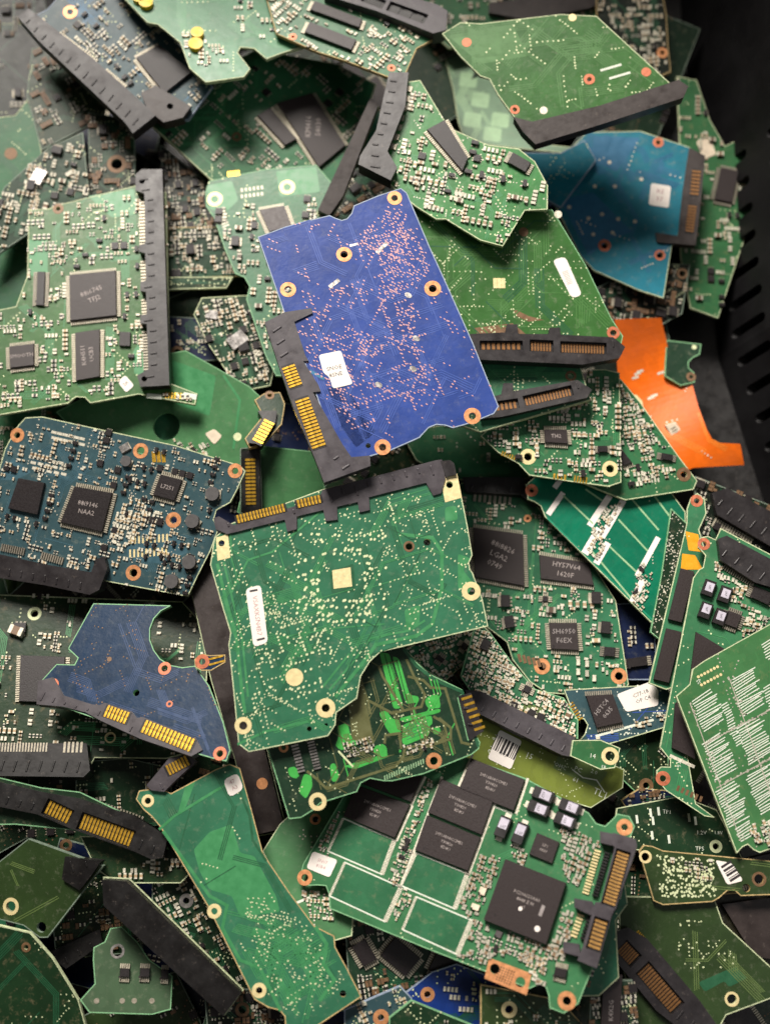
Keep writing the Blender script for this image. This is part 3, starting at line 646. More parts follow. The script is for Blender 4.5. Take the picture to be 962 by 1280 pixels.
b = Board('pale green scrap showing through the round hole of the blank board', [(175, 500), (240, 505), (240, 565), (180, 560)], 'green', 'edge_green', comp=False, group=G); b.done()
b = Board('flat blank green board with a round hole under the tall connector board', [(70, 515), (212, 442), (232, 438), (311, 483), (332, 502), (345, 530), (306, 596), (220, 580), (100, 545)], 'pale_green', 'edge_green', holes=[(208, 533, 17)], comp=False, group=None, up=.3)
b.patch([(215, 450), (270, 470), (262, 520), (220, 505)], 'tr_green'); b.strip([(280, 470), (300, 500), (292, 560)], 3, 'tr_green', .03)
b.label_([(256, 542), (268, 536), (278, 545), (268, 556)], (), mat='plug_white', name='torn_sticker'); b.smd(18, [(205, 546), (262, 556), (262, 568), (205, 560)], 'pale'); b.dot(297, 546, 5, 'pad_cream'); b.done()
b = Board('plain dark green board behind the vertical gold fingers', [(318, 556), (400, 565), (410, 640), (330, 660), (296, 640)], 'pale_green', 'edge_green', comp=False, group=G); b.done()
b = Board('bent black connector with a column of gold fingers left of centre', [(300, 560), (326, 558), (328, 640), (300, 642)], 'black_green', 'edge_grey', comp=False, thick=.8, name='drive_connector', cat='connector', group=None,
    conns=[dict(poly=[(302, 566), (324, 560), (326, 640), (304, 642)], mat='plastic_black', up=1.6, groups=[(313, 573, 314, 632, 13, 13)], name='housing')]); b.done()
b = Board('small dark board with screw ring and slanted gold fingers left of centre', [(318, 500), (330, 492), (350, 490), (356, 505), (352, 530), (330, 555), (312, 560), (306, 548), (330, 520)], 'dark_green', 'edge_brown', rings=[(337, 494, 6, 3, 'pad_brown')], comp=False, group=None,
    conns=[dict(poly=[(322, 516), (346, 516), (344, 530), (328, 558), (310, 556), (328, 526)], mat='plastic_black', groups=[(337, 529, 321, 556, 14, 7)], up=1.2)]); b.done()
b = Board('long brown black plastic bar standing beside the centre board', [(240, 745), (262, 698), (286, 720), (302, 800), (332, 930), (357, 1030), (350, 1040), (322, 1046), (294, 950), (264, 850)], 'black_green', comp=False, name='connector_strip', cat='connector', thick=.6, group=None,
    conns=[dict(poly=[(242, 745), (262, 702), (284, 722), (300, 800), (330, 930), (355, 1030), (348, 1037), (323, 1043), (296, 950), (267, 850)], mat='plastic_brown', up=3.0, name='housing')])
b.dot(329, 980, 7, 'copper', 3.02); b.done()
# ------------------------------------------------------------------ upper left
b = Board('grey green board with a large chip below the slate board', [(187, 155), (240, 105), (320, 62), (420, 80), (470, 105), (440, 195), (405, 250), (330, 215), (265, 226)], 'green', 'edge', group=None, tilt=(-.06, .06),
    chips=[([(344, 130), (391, 116), (434, 184), (398, 214)], 2, 1.2, 'chip', ('KM416', 'S4030'), 10, 'print_faint', 'tin', (1, 3), .9, 1.2), ([(319, 146), (338, 134), (374, 176), (356, 186)], 2, 1.2, 'chip')], rings=[(296, 171, 6, 3, 'pad_brown')])
b.patch([(400, 90), (462, 104), (440, 150), (420, 130)], 'tr_dark'); b.smd(170, mix='mid'); b.via(110); b.traces(30, 'tr_green'); b.done()
b = Board('long green board with two screw rings left of the blue board', [(257, 240), (262, 226), (330, 212), (395, 206), (420, 235), (400, 300), (390, 400), (365, 470), (345, 470), (332, 444), (308, 374), (313, 358), (306, 346), (294, 342), (281, 310), (268, 272), (258, 258)], 'green', 'edge_green', group=None,
    rings=[(268.6, 249, 10, 5, 'cream'), (359, 234, 10, 5, 'cream')], chips=[([(322, 263), (357, 257), (368, 287), (336, 294)], 4, 1.2, 'chip_grey')], tilt=(.02, .0))
b.patch([(258, 232), (290, 226), (298, 250), (284, 264), (262, 262)], 'tr_green'); b.patch([(345, 214), (395, 208), (400, 240), (350, 246)], 'tr_green')
b.pads(284, 218, 300, 216, 5, 7, 'gold'); b.pads(300, 238, 330, 234, 6, 5); b.pads(300, 246, 330, 242, 6, 5); b.pads(276, 268, 283, 284, 5, 9)
b.smd(120, mix='big', reg=[(268, 262), (400, 245), (395, 330), (330, 440), (290, 320)]); b.via(50); b.done()
b = Board('big green board with tall black connector at the left', [(-30, 393), (21, 384), (35, 345), (36, 262), (60, 262), (75, 256), (170, 232), (208, 240), (212, 480), (247, 492), (244, 506), (173, 492), (113, 504), (107, 496), (95, 495), (85, 504), (-30, 524)], 'leaf', 'edge', group=None,
    rings=[(73, 261, 7, 3, 'pad_brown')], axis=(190, 480, 188, 240), lift=1,
    chips=[([(86, 344), (148, 338), (149, 398), (87, 405)], 4, 1.3, 'chip', ('88i6745', 'TFJ2'), 9, 'print_faint', 'tin', (1, 3), .9, .3), ([(93, 416), (128, 411), (128, 474), (94, 480)], 2, 1.2, 'chip', ('K4H511', 'UCB3'), 8, 'print_faint', 'tin', (1, 3), .9, 1.57), ([(11, 433), (46, 429), (46, 460), (12, 464)], 4, 1.2, 'chip', ('SMOOTH',), 7),
           (rq(52, 362, 14, 46, 2), 2, .9, 'chip_dark'), (rq(157, 425, 14, 18, 2), 0, .9, 'chip_dark')],
    conns=[dict(poly=[(172, 224), (180, 218), (205, 218), (214, 486), (178, 488), (174, 474), (188, 466), (186, 410), (178, 409), (178, 399), (186, 398), (185, 370), (178, 369), (178, 358), (185, 356), (184, 322), (176, 320), (176, 312), (184, 310), (183, 248), (172, 244)], up=3.0, holes=[(180, 233, 3.5), (183, 478, 3.5)])])
for x0, y0, x1, y1, n in ((178, 252, 179, 308, 14), (180, 326, 181, 354, 7), (181, 374, 182, 396, 6), (182, 414, 184, 464, 14)): b.pins(x0, y0, x1, y1, 8, n)
b.label_([(147, 477), (157, 469), (168, 482), (158, 491)], ('2A',), 6, name='sticker'); b.patch([(36, 300), (60, 300), (60, 345), (38, 345)], 'tr_green'); b.patch([(110, 245), (168, 236), (170, 268), (140, 272)], 'tr_green'); b.patch([(166, 440), (180, 420), (182, 470), (168, 468)], 'tr_green')
b.strip([(186, 495), (200, 496)], 6); b.strip([(232, 494), (243, 496)], 7); b.pads(206, 494, 228, 495, 6, 8, 'gold'); b.smd(330, mix='mid'); b.via(160); b.traces(40, 'tr_green'); b.done()
b = Board('slate blue board with long grey connector at the top left', [(28, 28), (60, 12), (95, -30), (150, -30), (228, 62), (266, 108), (236, 150), (195, 150), (165, 165)], 'slate_blue', 'edge_blue', group=None, tilt=(-.04, .08), rings=[(88, 15, 9, 4, 'copper')],
    chips=[([(168, 74), (200, 56), (244, 92), (206, 122)], 2, 1.3, 'chip_dark', None, None, 'print', 'tin', (0, 3))], lift=2,
    conns=[dict(poly=[(25, 27), (39, 17), (120, 80), (184, 138), (196, 150), (168, 172), (158, 158), (52, 58)], up=2.8, mat='plastic', groups=[]), dict(poly=[(178, 122), (196, 112), (240, 138), (230, 152), (206, 158), (186, 142)], up=2.6, mat='plastic_brown', holes=[(214, 138, 4)])])
b.pins(72, 44, 120, 80, 12, 17, 'tin', .4); b.pins(130, 90, 156, 112, 12, 10, 'tin', .4); b.smd(130, mix='mid'); b.via(60); b.traces(20, 'tr_teal'); b.done()
b = Board('green board with three yellow dots at the top left', [(130, -40), (150, -8), (184, 28), (198, 30), (226, 53), (237, 85), (257, 103), (305, 96), (313, 86), (296, 66), (300, 58), (318, 60), (333, 74), (352, 66), (380, 58), (392, 20), (380, -40)], 'fresh_green', 'edge', group=None, comp=False, tilt=(-.05, -.12), lift=1, up=1)
for x, y, r, in ((183, 6, 9), (174, 0, 8), (247, 44, 8), (245, 58, 9)):
    m = MB(); m.prism(b.circ(x, y, r, 16), 0, 1.4, 'yellow'); m.build('yellow_cap', b.root, .4)
b.smd(26, [(210, 30), (240, 80), (290, 90), (280, 60)], 'pale'); b.via(50); b.traces(26, 'tr_green'); b.smd(18, [(290, 0), (350, 0), (340, 50), (300, 40)], 'big'); b.done()
b = Board('green board packed with chips under a grey connector at the top', [(325, -30), (440, -30), (550, 45), (520, 60), (502, 103), (430, 75), (395, 64), (345, 42)], 'green', 'edge_brown', group=None, tilt=(-.04, -.1), rings=[(366, 46, 5, 2, 'copper_red'), (489, 85, 5, 2, 'copper_red')],
    chips=[([(392, 2), (455, 26), (450, 40), (385, 16)], 2, 1.2, 'chip'), ([(386, 28), (448, 52), (440, 68), (378, 44)], 2, 1.2, 'chip')],
    conns=[dict(poly=[(405, -14), (450, -14), (545, 14), (558, 22), (556, 46), (540, 50), (470, 22), (405, 2)], mat='plastic_grey', up=2.8, rec=True, groups=[(455, 5, 478, 14, 12, 7), (486, 16, 530, 32, 13, 3)], gold='plastic_black')])
b.smd(150, mix='pale'); b.via(60); b.done()
b = Board('narrow brown black plastic rail left of the crowded green board', [(395, 268), (462, 124), (474, 134), (428, 252), (412, 278)], 'black_green', comp=False, thick=.5, name='plastic_rail', cat='plastic rail', group=None,
    conns=[dict(poly=[(397, 267), (462, 128), (472, 136), (428, 250), (411, 274)], mat='plastic_brown', up=2.6, name='rail_body')]); b.done()
# ------------------------------------------------------------------ upper right
b = Board('teal blue board with small white label at the upper right', [(687, 244), (698, 201), (733, 165), (800, 164), (862, 184), (857, 226), (846, 300), (838, 308), (829, 373), (799, 363), (770, 350), (742, 338), (725, 320)], 'teal', 'edge', group=None, comp=False, tilt=(.02, .05), lift=1,
    rings=[(700, 234, 7, 3, 'copper_red'), (755, 307, 8, 4, 'copper_red'), (824, 319, 7, 4, 'copper_red'), (822, 178, 7, 3, 'copper_red')],
    conns=[dict(poly=[(860, 186), (880, 196), (875, 250), (868, 308), (820, 304), (818, 292), (846, 296), (852, 240)], mat='plastic_brown', up=.8, groups=[(869, 214, 866, 246, 11, 7), (864, 258, 860, 292, 11, 9)], gold='gold_dirty')])
b.label_([(813, 229), (838, 233), (835, 260), (810, 256)], ('RE', '37'), 9, ink='ink_red'); b.patch([(742, 170), (800, 172), (770, 215), (738, 200)], 'tr_teal'); b.patch([(700, 250), (740, 240), (790, 290), (760, 300), (735, 320)], 'tr_teal'); b.traces(22, 'tr_teal')
for x, y in ((761, 203), (801, 224), (743, 233), (768, 233), (711, 259), (735, 273), (741, 293), (765, 291), (772, 274), (793, 277), (752, 268)): b.dot(x, y, 2.6, 'tin_matte')
b.via(40, mat='tin_matte', r=.3); b.done()
b = Board('bluish scrap board edge below the printed translucent board', [(640, 190), (700, 192), (730, 175), (745, 200), (700, 260), (650, 230)], 'teal', 'edge_blue', group=G, comp=False); b.via(30); b.done()
b = Board('translucent grey green board with printed squares at the top', [(553, 62), (600, 70), (640, 138), (690, 182), (735, 186), (733, 194), (655, 186), (580, 178), (572, 150), (566, 110)], 'pale_grey_green', 'edge', group=None, comp=False)
for x, y in ((585, 100), (600, 125), (590, 150), (625, 150), (615, 168)): b.patch(rq(x, y, 22, 18, 8), 'tr_pale')
b.traces(30, 'tr_pale'); b.done()
b = Board('green board with a long black connector at the top right', [(552, 42), (575, 28), (600, 30), (700, 18), (745, 20), (790, 62), (836, 103), (835, 112), (745, 140), (660, 160), (645, 150), (622, 118), (612, 98), (600, 95), (575, 70)], 'leaf', 'edge', group=None, comp=False, tilt=(.04, .1), lift=2,
    rings=[(643, 137, 6, 3, 'copper_red'), (736, 99, 7, 3, 'copper_red'), (807, 90, 6, 0, 'copper_red'), (583, 53, 6, 0, 'copper_red')],
    conns=[dict(poly=[(641, 150), (664, 156), (748, 136), (846, 104), (858, 112), (852, 126), (748, 160), (668, 184), (652, 168)], mat='plastic_brown', up=2.0)])
b.strip([(751, 88), (775, 81)], 3); b.strip([(762, 98), (786, 91)], 3); b.dot(679, 138, 5, 'tin_matte'); b.dot(715, 22, 5, 'cream'); b.via(120, mat='pad_cream', r=.3); b.traces(40, 'tr_leaf', w=.3); b.patch([(560, 45), (640, 30), (660, 70), (600, 80)], 'tr_leaf'); b.done()
# ------------------------------------------------------------------ orange film and its neighbours
b = Board('thin orange flex circuit film at the right above the bin wall', [(767, 400), (827, 396), (834, 420), (848, 474), (866, 478), (872, 510), (880, 538), (886, 550), (895, 555), (921, 556), (927, 582), (862, 586), (830, 600), (800, 560), (774, 470)], 'orange', 'orange', group=None, comp=False, thick=.3, up=2.5, name='flex_circuit', cat='flex circuit', rings=[])
b.patch([(786, 492), (797, 492), (804, 500), (806, 524), (798, 526)], 'glue', .06)
m = MB(); q = b.L([(829, 532), (842, 528), (856, 548), (846, 560)]); m.prism4(q if area2(q) > 0 else q[::-1], 0, 1.6, 'plug_white'); o = m.build('white_plug', b.root, .2)
m = MB(); u = b.dir(842, 532, 852, 547)
for k in range(6): m.box(b.l(839+k*2.0, 536+k*3.0), Vector((-u.y, u.x)), 1.6, .25, 1.6, 1.66, 'plastic')
m.build('plug_slot', o)
for x, y in ((799, 466), (796, 471), (828, 465), (815, 497), (819, 494), (802, 463)): b.strip([(x-3, y), (x+3, y-2)], 3, 'tin_matte')
b.via(12, mat='tin_matte', r=.3); b.traces(14, 'tr_orange', kmax=6, w=.18); b.done(curl=lambda x, y: 3.4*math.sin((x*.9+y*.25)/9.0)*math.exp(-(y/34)**2))
b = Board('plain green board edge under the blue board bottom corner', [(500, 540), (560, 530), (640, 540), (668, 590), (660, 598), (560, 600), (520, 575)], 'green', 'edge', group=G, comp=False); b.via(24, mat='tin_matte'); b.smd(14, mix='pale'); b.done()
# ------------------------------------------------------------------ right
b = Board('navy board scrap between the chip board and the blue label board', [(762, 755), (815, 752), (822, 850), (782, 850)], 'dark_navy', 'edge_blue', group=G, chips=[(rq(795, 828, 30, 16, -8), 2, 1, 'chip_dark')]); b.smd(10); b.done()
b = Board('green board with black header and three dark chips right of centre', [(570, 606), (600, 596), (655, 605), (662, 622), (680, 645), (740, 705), (769, 751), (779, 818), (785, 855), (776, 873), (683, 866), (662, 852), (640, 824), (634, 802), (608, 783), (575, 760)], 'green', 'edge', group=None, rings=[(677, 833, 10, 5, 'copper'), (773, 845, 10, 5, 'copper'), (659, 648, 5, 2, 'copper')], axis=(600, 735, 655, 740),
    chips=[([(589, 658), (655, 667), (657, 736), (591, 724)], 4, 1.3, 'chip', ('88i8826', 'LGA2', '0749'), 10, 'print_faint', 'tin', (1, 3), .9, -.3), ([(671, 692), (737, 703), (744, 735), (673, 726)], 2, 1.2, 'chip', ('HY57V64', '1620F'), 9, 'print_faint', 'tin', (0, 2)), ([(683, 777), (722, 777), (725, 816), (686, 814)], 4, 1.3, 'chip', ('SH6950', 'F6EX'), 9, 'print'), (rq(681, 749, 11, 11, 3), 4, .9, 'chip_dark'), (rq(761, 815, 18, 16, 5), 2, .9, 'chip_dark')],
    conns=[dict(poly=[(578, 600), (652, 600), (676, 612), (680, 632), (665, 634), (650, 622), (582, 618)], mat='plastic_black', up=3.0)])
b.pins(590, 622, 640, 627, 10, 8); b.patch([(640, 790), (650, 775), (668, 770), (650, 800), (655, 830), (642, 820)], 'tr_green')
for x, y, dg in ((631, 752, 90), (636, 778, 80), (756, 785, 95), (744, 748, 90)): b.put('regulator-b', x, y, dg, .95)
b.put('capacitor-b', 688, 763, 5, 1.1); b.put('capacitor-m', 744, 801, 0, 1.3)
for k in range(4): b.put('capacitor-m', 712+k*9, 755+k*.6, 90, 1.1)
for k in range(6): b.strip([(648+k*6, 819+k*1.5), (650+k*6, 826+k*1.5)], 4, 'pad_brown')
for x in range(12): b.strip([(708+x*4.6, 861+x*.35), (708.5+x*4.6, 870+x*.35)], 2.4, 'pad_brown')
for r in ((722, 828), (733, 830), (722, 840), (733, 842), (742, 848)): b.put('capacitor-w', r[0], r[1], 90, 1.3)
b.smd(190, mix='pale'); b.via(120); b.traces(34, 'tr_green'); b.done()
b = Board('emerald bare memory board with white chip footprints at the right', [(657, 606), (668, 596), (684, 594), (700, 588), (820, 590), (856, 640), (856, 700), (828, 786), (822, 787), (681, 646), (676, 632), (668, 627), (659, 624)], 'emerald', 'edge', group=None, comp=False, rings=[(664, 613, 8, 3, 'copper_red')], axis=(681, 646, 822, 787), tilt=(.0, .0), lift=.5)
for a, e, wd in (((702, 618), (686, 641), 5), ((760, 622), (738, 655), 6), ((777, 628), (753, 669), 6), ((747, 664), (732, 689), 7), ((758, 681), (746, 702), 6), ((821, 674), (797, 718), 5), ((802, 727), (791, 750), 6), ((700, 600), (694, 608), 5)): b.strip([a, e], wd*1.35, 'paper')
for a, e in (((704, 620), (740, 654)), ((732, 612), (758, 630)), ((773, 650), (810, 690)), ((760, 682), (796, 716)), ((790, 625), (822, 662)), ((740, 690), (790, 750)), ((806, 605), (836, 645))): b.strip([a, e], 2.2, 'tr_pale')
b.strip([(684, 648), (822, 782)], 2, 'tr_emerald', .03); b.smd(26, [(765, 625), (776, 630), (744, 680), (736, 680), (740, 660)], 'pale', scale=.9); b.smd(26, [(745, 668), (757, 680), (745, 700), (733, 688)], 'pale', scale=.9); b.smd(30, [(800, 700), (815, 720), (800, 770), (790, 755)], 'pale', scale=.9); b.dot(717, 632, 1.6, 'tin'); b.via(16, mat='tin_matte', r=.2); b.done()
b = Board('green board with pointed end below the orange film', [(740, 462), (756, 462), (776, 475), (800, 504), (820, 533), (848, 572), (871, 601), (866, 612), (781, 625), (753, 614), (720, 600), (700, 520)], 'green', 'edge', group=None, rings=[(854, 593, 9, 4, 'pad_brown')],
    chips=[([(776, 560), (792, 580), (776, 586), (772, 572)], 2, 1, 'chip_dark'), (rq(832, 572, 18, 12, 10), 2, 1, 'chip_dark')], tilt=(-.06, .05))
b.smd(110, [(770, 480), (800, 510), (850, 595), (780, 610)], 'pale', scale=1.1); b.via(40); b.pads(796, 600, 824, 598, 7, 9); b.traces(16, 'tr_green'); b.done()
b = Board('green board with square chip just right of the blue board corner', [(600, 545), (640, 510), (725, 500), (735, 462), (756, 462), (774, 466), (776, 603), (760, 608), (710, 601), (661, 594), (648, 579), (622, 565)], 'green', 'edge', group=None, rings=[(659.5, 571, 10, 5, 'cream'), (762, 586, 10, 5, 'cream')],
    chips=[([(677, 536), (709, 536), (711, 558), (678, 556)], 4, 1.2, 'chip', ('TI42',), 7), (rq(752, 562, 16, 12, 0), 2, 1, 'chip_dark')], tilt=(-.03, .06))
b.smd(150, mix='pale', scale=1.15); b.smd(12, mix='big'); b.via(90); b.traces(24, 'tr_green'); b.pads(690, 595, 708, 597, 4, 7, 'gold'); b.pads(716, 598, 734, 601, 5, 8, 'gold'); b.pads(626, 566, 644, 573, 6, 6, 'gold'); b.done()
b = Board('lower green board with a brown gold connector right of the blue board', [(540, 440), (720, 440), (728, 470), (738, 500), (600, 540), (540, 520)], 'green', 'edge', group=None, comp=False, rings=[(713, 470, 7, 4, 'pad_brown')],
    conns=[dict(poly=[(600, 502), (625, 496), (628, 482), (640, 482), (640, 492), (720, 478), (738, 490), (732, 500), (625, 524), (600, 526)], mat='plastic', up=2.0, rec=True, groups=[(608, 512, 645, 507, 10, 7), (655, 504, 712, 491, 11, 15)], gold='gold_dirty')])
b.via(60); b.traces(14, 'tr_green'); b.done()
b = Board('large green board with dusty connector right of the blue board', [(505, 252), (556, 272), (600, 300), (640, 262), (690, 262), (731, 331), (763, 398), (778, 420), (775, 436), (588, 432), (545, 340)], 'leaf', 'edge_green', group=None, comp=False, tilt=(-.05, .07), rings=[(766, 416, 8, 4, 'copper_red'), (654, 290, 6, 0, 'pad_brown')],
    conns=[dict(poly=[(586, 420), (630, 418), (632, 408), (645, 408), (646, 420), (684, 420), (685, 412), (698, 412), (699, 421), (764, 424), (779, 436), (772, 450), (726, 458), (600, 452), (586, 444)], mat='plastic', up=1.8, rec=True, groups=[(600, 434, 650, 434, 9, 8), (662, 434, 688, 435, 12, 7), (700, 436, 754, 438, 12, 15)], gold='gold_dirty')])
b.label_([(690, 325), (706, 321), (727, 369), (714, 373)], ('|||||||||',), 8, ink='ink_red', axis=1, rnd=1); b.pads(616, 354, 631, 354, 3, 13, 'cream', .95); b.patch([(592, 410), (640, 404), (660, 420), (600, 424)], 'pad_brown'); b.patch([(640, 385), (660, 395), (680, 400), (660, 402), (645, 395)], 'pad_brown'); b.dot(697, 268, 5, 'tin_matte')
b.via(330, mat='pad_cream', r=.24); b.traces(40, 'tr_leaf', w=.3); b.traces(20, 'tr_dark', w=.3); b.done()
b = Board('crowded green board with a vertical black connector at upper centre', [(470, 212), (497, 104), (525, 100), (560, 160), (610, 182), (648, 186), (668, 202), (684, 232), (684, 262), (655, 262), (628, 308), (600, 300), (579, 287), (557, 273), (545, 274), (520, 258), (495, 238)], 'grass_green', 'edge', group=None,
    chips=[([(533, 163), (553, 160), (584, 190), (580, 218), (534, 192)], 2, 1.2, 'chip_dark') if False else ([(530, 164), (556, 150), (586, 200), (578, 220)], 2, 1.3, 'chip_dark'), (rq(648, 205, 30, 18, 30), 2, 1.1, 'chip_dark')],
    conns=[dict(poly=[(486, 98), (510, 98), (506, 140), (484, 196), (496, 216), (488, 232), (448, 212), (450, 202), (470, 170)], mat='plastic', up=3.0)])
b.pins(512, 106, 489, 190, 9, 7); b.smd(150, mix='pale', scale=1.2); b.smd(30, mix='big'); b.via(120, mat='tin_matte'); b.via(80); b.traces(20, 'tr_green'); b.done()
b = Board('blue board with black chip and torn white label right of centre', [(704, 862), (830, 855), (845, 880), (835, 908), (748, 933), (743, 942), (727, 942), (723, 926), (731, 918), (735, 906), (730, 898), (717, 896)], 'slate_blue', 'edge', group=None, rings=[(732, 933, 6, 3, 'pad_cream')], comp=True,
    chips=[([(728, 868), (766, 866), (780, 905), (743, 913)], 2, 1.2, 'chip', ('H5TC4', '0635'), 8, 'print', 'tin', (0, 2), .9, .8)])
b.label_([(770, 868), (812, 852), (822, 862), (822, 882), (782, 890)], ('C77-18', 'OP C4'), 7); b.strip([(745, 920), (815, 900)], 3); b.traces(24, 'tr_blue'); b.via(50, mat='silk'); b.smd(14, [(745, 915), (830, 890), (830, 900), (745, 928)], 'pale'); b.pads(712, 878, 726, 900, 7, 7, 'gold'); b.done()
b = Board('small pale board packed with tiny parts below the centre board', [(505, 812), (560, 785), (600, 778), (612, 790), (608, 812), (570, 838), (556, 852), (532, 838)], 'green', 'edge', group=None, chips=[(rq(580, 808, 12, 12, 35), 4, .9, 'chip_dark'), (rq(550, 824, 14, 10, 35), 4, .9, 'chip_dark')]); b.smd(190, mix='pale'); b.via(40); b.done()
b = Board('lime olive board with barcode sticker below the grey connector bar', [(590, 888), (640, 900), (725, 938), (780, 962), (778, 985), (738, 1010), (640, 980), (575, 945)], 'lime', 'edge', group=None, comp=False)
b.label_([(624, 912), (652, 926), (638, 962), (609, 948)], (), bars=(7, 4, 10, .6, '4117'), axis=0); b.silk('92', 620, 922, 9, 612, 942, 'silk'); b.silk('PD', 613, 938, 9, 607, 950, 'silk')
for t, x, y, h in (('15', 661, 945, 10), ('OHC', 700, 958, 7), ('PC', 722, 962, 8), ('61', 719, 975, 8), ('2.0', 742, 965, 7), ('TL1', 750, 992, 12)): b.silk(t, x, y, h, x+20, y+9)
b.patch([(700, 940), (760, 965), (745, 985), (690, 960)], 'tr_olive'); b.strip([(715, 962), (728, 972), (745, 975), (755, 990)], 1.5); b.via(60, mat='pad_cream', r=.2); b.done()
b = Board('dark green board crowded with silver parts above the grey bar', [(592, 785), (612, 790), (640, 830), (668, 862), (704, 872), (722, 900), (722, 924), (590, 868), (575, 845)], 'green', 'edge_green', group=None, chips=[(rq(658, 862, 13, 13, 25), 4, .9, 'chip_dark')],
    conns=[dict(poly=[(580, 864), (600, 866), (717, 923), (714, 948), (700, 945), (590, 890)], mat='plastic_grey', up=2.2)])
b.patch([(655, 878), (680, 885), (676, 900), (650, 890)], 'tr_olive'); b.smd(230, mix='pale', cap=100); b.smd(30, mix='big'); b.via(60); b.done()
b = Board('small green board corner with a large screw ring beside the lime board', [(715, 925), (750, 925), (775, 935), (768, 960), (750, 962), (712, 945)], 'green', 'edge', group=None, comp=False, rings=[(762, 945, 11, 6, 'cream')]); b.silk('14', 740, 945, 8, 760, 949); b.silk('5R', 754, 959, 6, 770, 962); b.done()
b = Board('deep green shadowed board with tiny dots beside the emerald board', [(838, 635), (858, 655), (862, 660), (838, 780), (824, 800), (812, 790), (826, 720)], 'deep_green', 'edge_green', group=G, comp=False); b.via(150, mat='tin_matte', r=.2); b.done()
def memcard(label, out, ringp, shift, tilt):
    b = Board(label, out, 'fresh_green', 'edge', group='memory drive boards stacked at the right edge', rings=ringp, tilt=tilt, lift=.6, **shift); return b
b = memcard('lower of two narrow chip boards stacked at the right edge', [(858, 655), (858, 636), (863, 622), (871, 616), (880, 624), (882, 642), (872, 662), (880, 690), (980, 730), (980, 800), (868, 850), (832, 862), (810, 854)], [(870, 626, 8, 3.5, 'copper_red')], dict(chips=[(rq(850, 745, 18, 66, 14), 0, 1.2, 'chip', None), (rq(833, 820, 20, 66, 14), 0, 1.2, 'chip', None)], axis=(858, 655, 810, 854)), (.05, .02))
for q in ([(856, 664), (872, 668), (876, 690), (860, 688)], [(852, 692), (868, 694), (878, 712), (850, 712)]): b.patch(q, 'amber', .06)
b.via(40); b.done()
b = memcard('upper narrow board with labelled capacitors and orange rings at right', [(866, 722), (873, 712), (879, 710), (882, 694), (872, 684), (874, 672), (884, 670), (894, 676), (900, 660), (980, 702), (980, 790), (905, 835), (880, 850), (850, 900), (868, 1005), (893, 1022), (880, 1020), (832, 988), (820, 974), (820, 963), (826, 958), (838, 960), (838, 950), (824, 934)], [(879, 680, 8, 3.5, 'copper_red'), (828, 973, 9, 4, 'copper_red')],
    dict(chips=[(rq(884, 736, 20, 15, 110), 0, 1.6, 'chip_dark'), (rq(904, 744, 20, 15, 110), 0, 1.6, 'chip_dark'), (rq(880, 764, 20, 15, 110), 0, 1.6, 'chip_dark'), (rq(898, 772, 20, 15, 110), 0, 1.6, 'chip_dark'), (rq(914, 775, 22, 22, 20), 4, 1.1, 'chip'),
        ([(868, 790), (905, 812), (880, 850), (860, 852)], 0, 1.2, 'chip'), ([(842, 880), (856, 865), (868, 950), (838, 935)], 0, 1.2, 'chip'), (rq(950, 745, 30, 20, 25), 2, 1.3, 'chip_dark')],
        conns=[dict(poly=[(894, 676), (905, 672), (980, 712), (980, 742), (940, 730), (897, 702)], mat='plastic', up=2.6)], axis=(866, 719, 824, 934)), (.05, .02))
b.pins(904, 706, 942, 730, 12, 15, 'tin', .5); b.smd(110, [(890, 700), (960, 740), (960, 780), (920, 800), (900, 730)], 'pale'); b.strip([(838, 945), (866, 958)], 4, 'tin_matte'); b.strip([(861, 857), (885, 860)], 3, 'tin_matte'); b.pads(844, 984, 878, 1000, 6, 7, 'pad_brown'); b.silk('T6', 847, 955, 8, 850, 975)
for q in (rq(885, 735, 11, 10, 110), rq(905, 743, 11, 10, 110), rq(881, 762, 11, 10, 110), rq(899, 771, 11, 10, 110)): b.patch(q, 'lavender', 1.65)
for x, y in ((885, 735), (905, 743), (881, 762), (899, 771)): b.b.text('107', b.l(x, y), b.dir(x, y, x-2, y+9), 4*b.sc, 1.68, 'ink')
b.via(60); b.traces(14, 'tr_green'); b.done()
b = Board('olive green board with barcode sticker in the lower right', [(798, 1064), (804, 1056), (815, 1058), (828, 1064), (985, 1078), (985, 1118), (925, 1120), (918, 1112), (908, 1112), (898, 1122), (890, 1127), (828, 1131), (816, 1126)], 'olive', 'edge_brown', group=None, comp=False, rings=[(806, 1071, 8, 5, 'cream'), (948, 1099, 9, 6, 'pad_brown')], holes=[(932, 1110, 5)])
b.label_([(893, 1075), (914, 1079), (928, 1101), (908, 1106)], (), bars=(4.5, 3, 7, .4, ''), axis=1, name='sticker'); b.via(220, [(820, 1068), (892, 1074), (895, 1120), (825, 1124)], 'pad_cream', .34, run=3); b.smd(16, [(822, 1070), (890, 1075), (890, 1110)], 'pale'); b.traces(10, 'tr_olive'); b.done()
b = Board('green board striped with rows of fine white tracks at the right edge', [(844, 870), (862, 856), (865, 836), (880, 826), (990, 764), (990, 1068), (962, 1060), (949, 1066), (941, 1062), (934, 1054), (927, 1058), (920, 1067)], 'fresh_green', 'edge', group=None, comp=False, axis=(844, 870, 920, 1067), lift=1)
u1 = Vector((.86, -.5)); d1 = Vector((.34, .94))
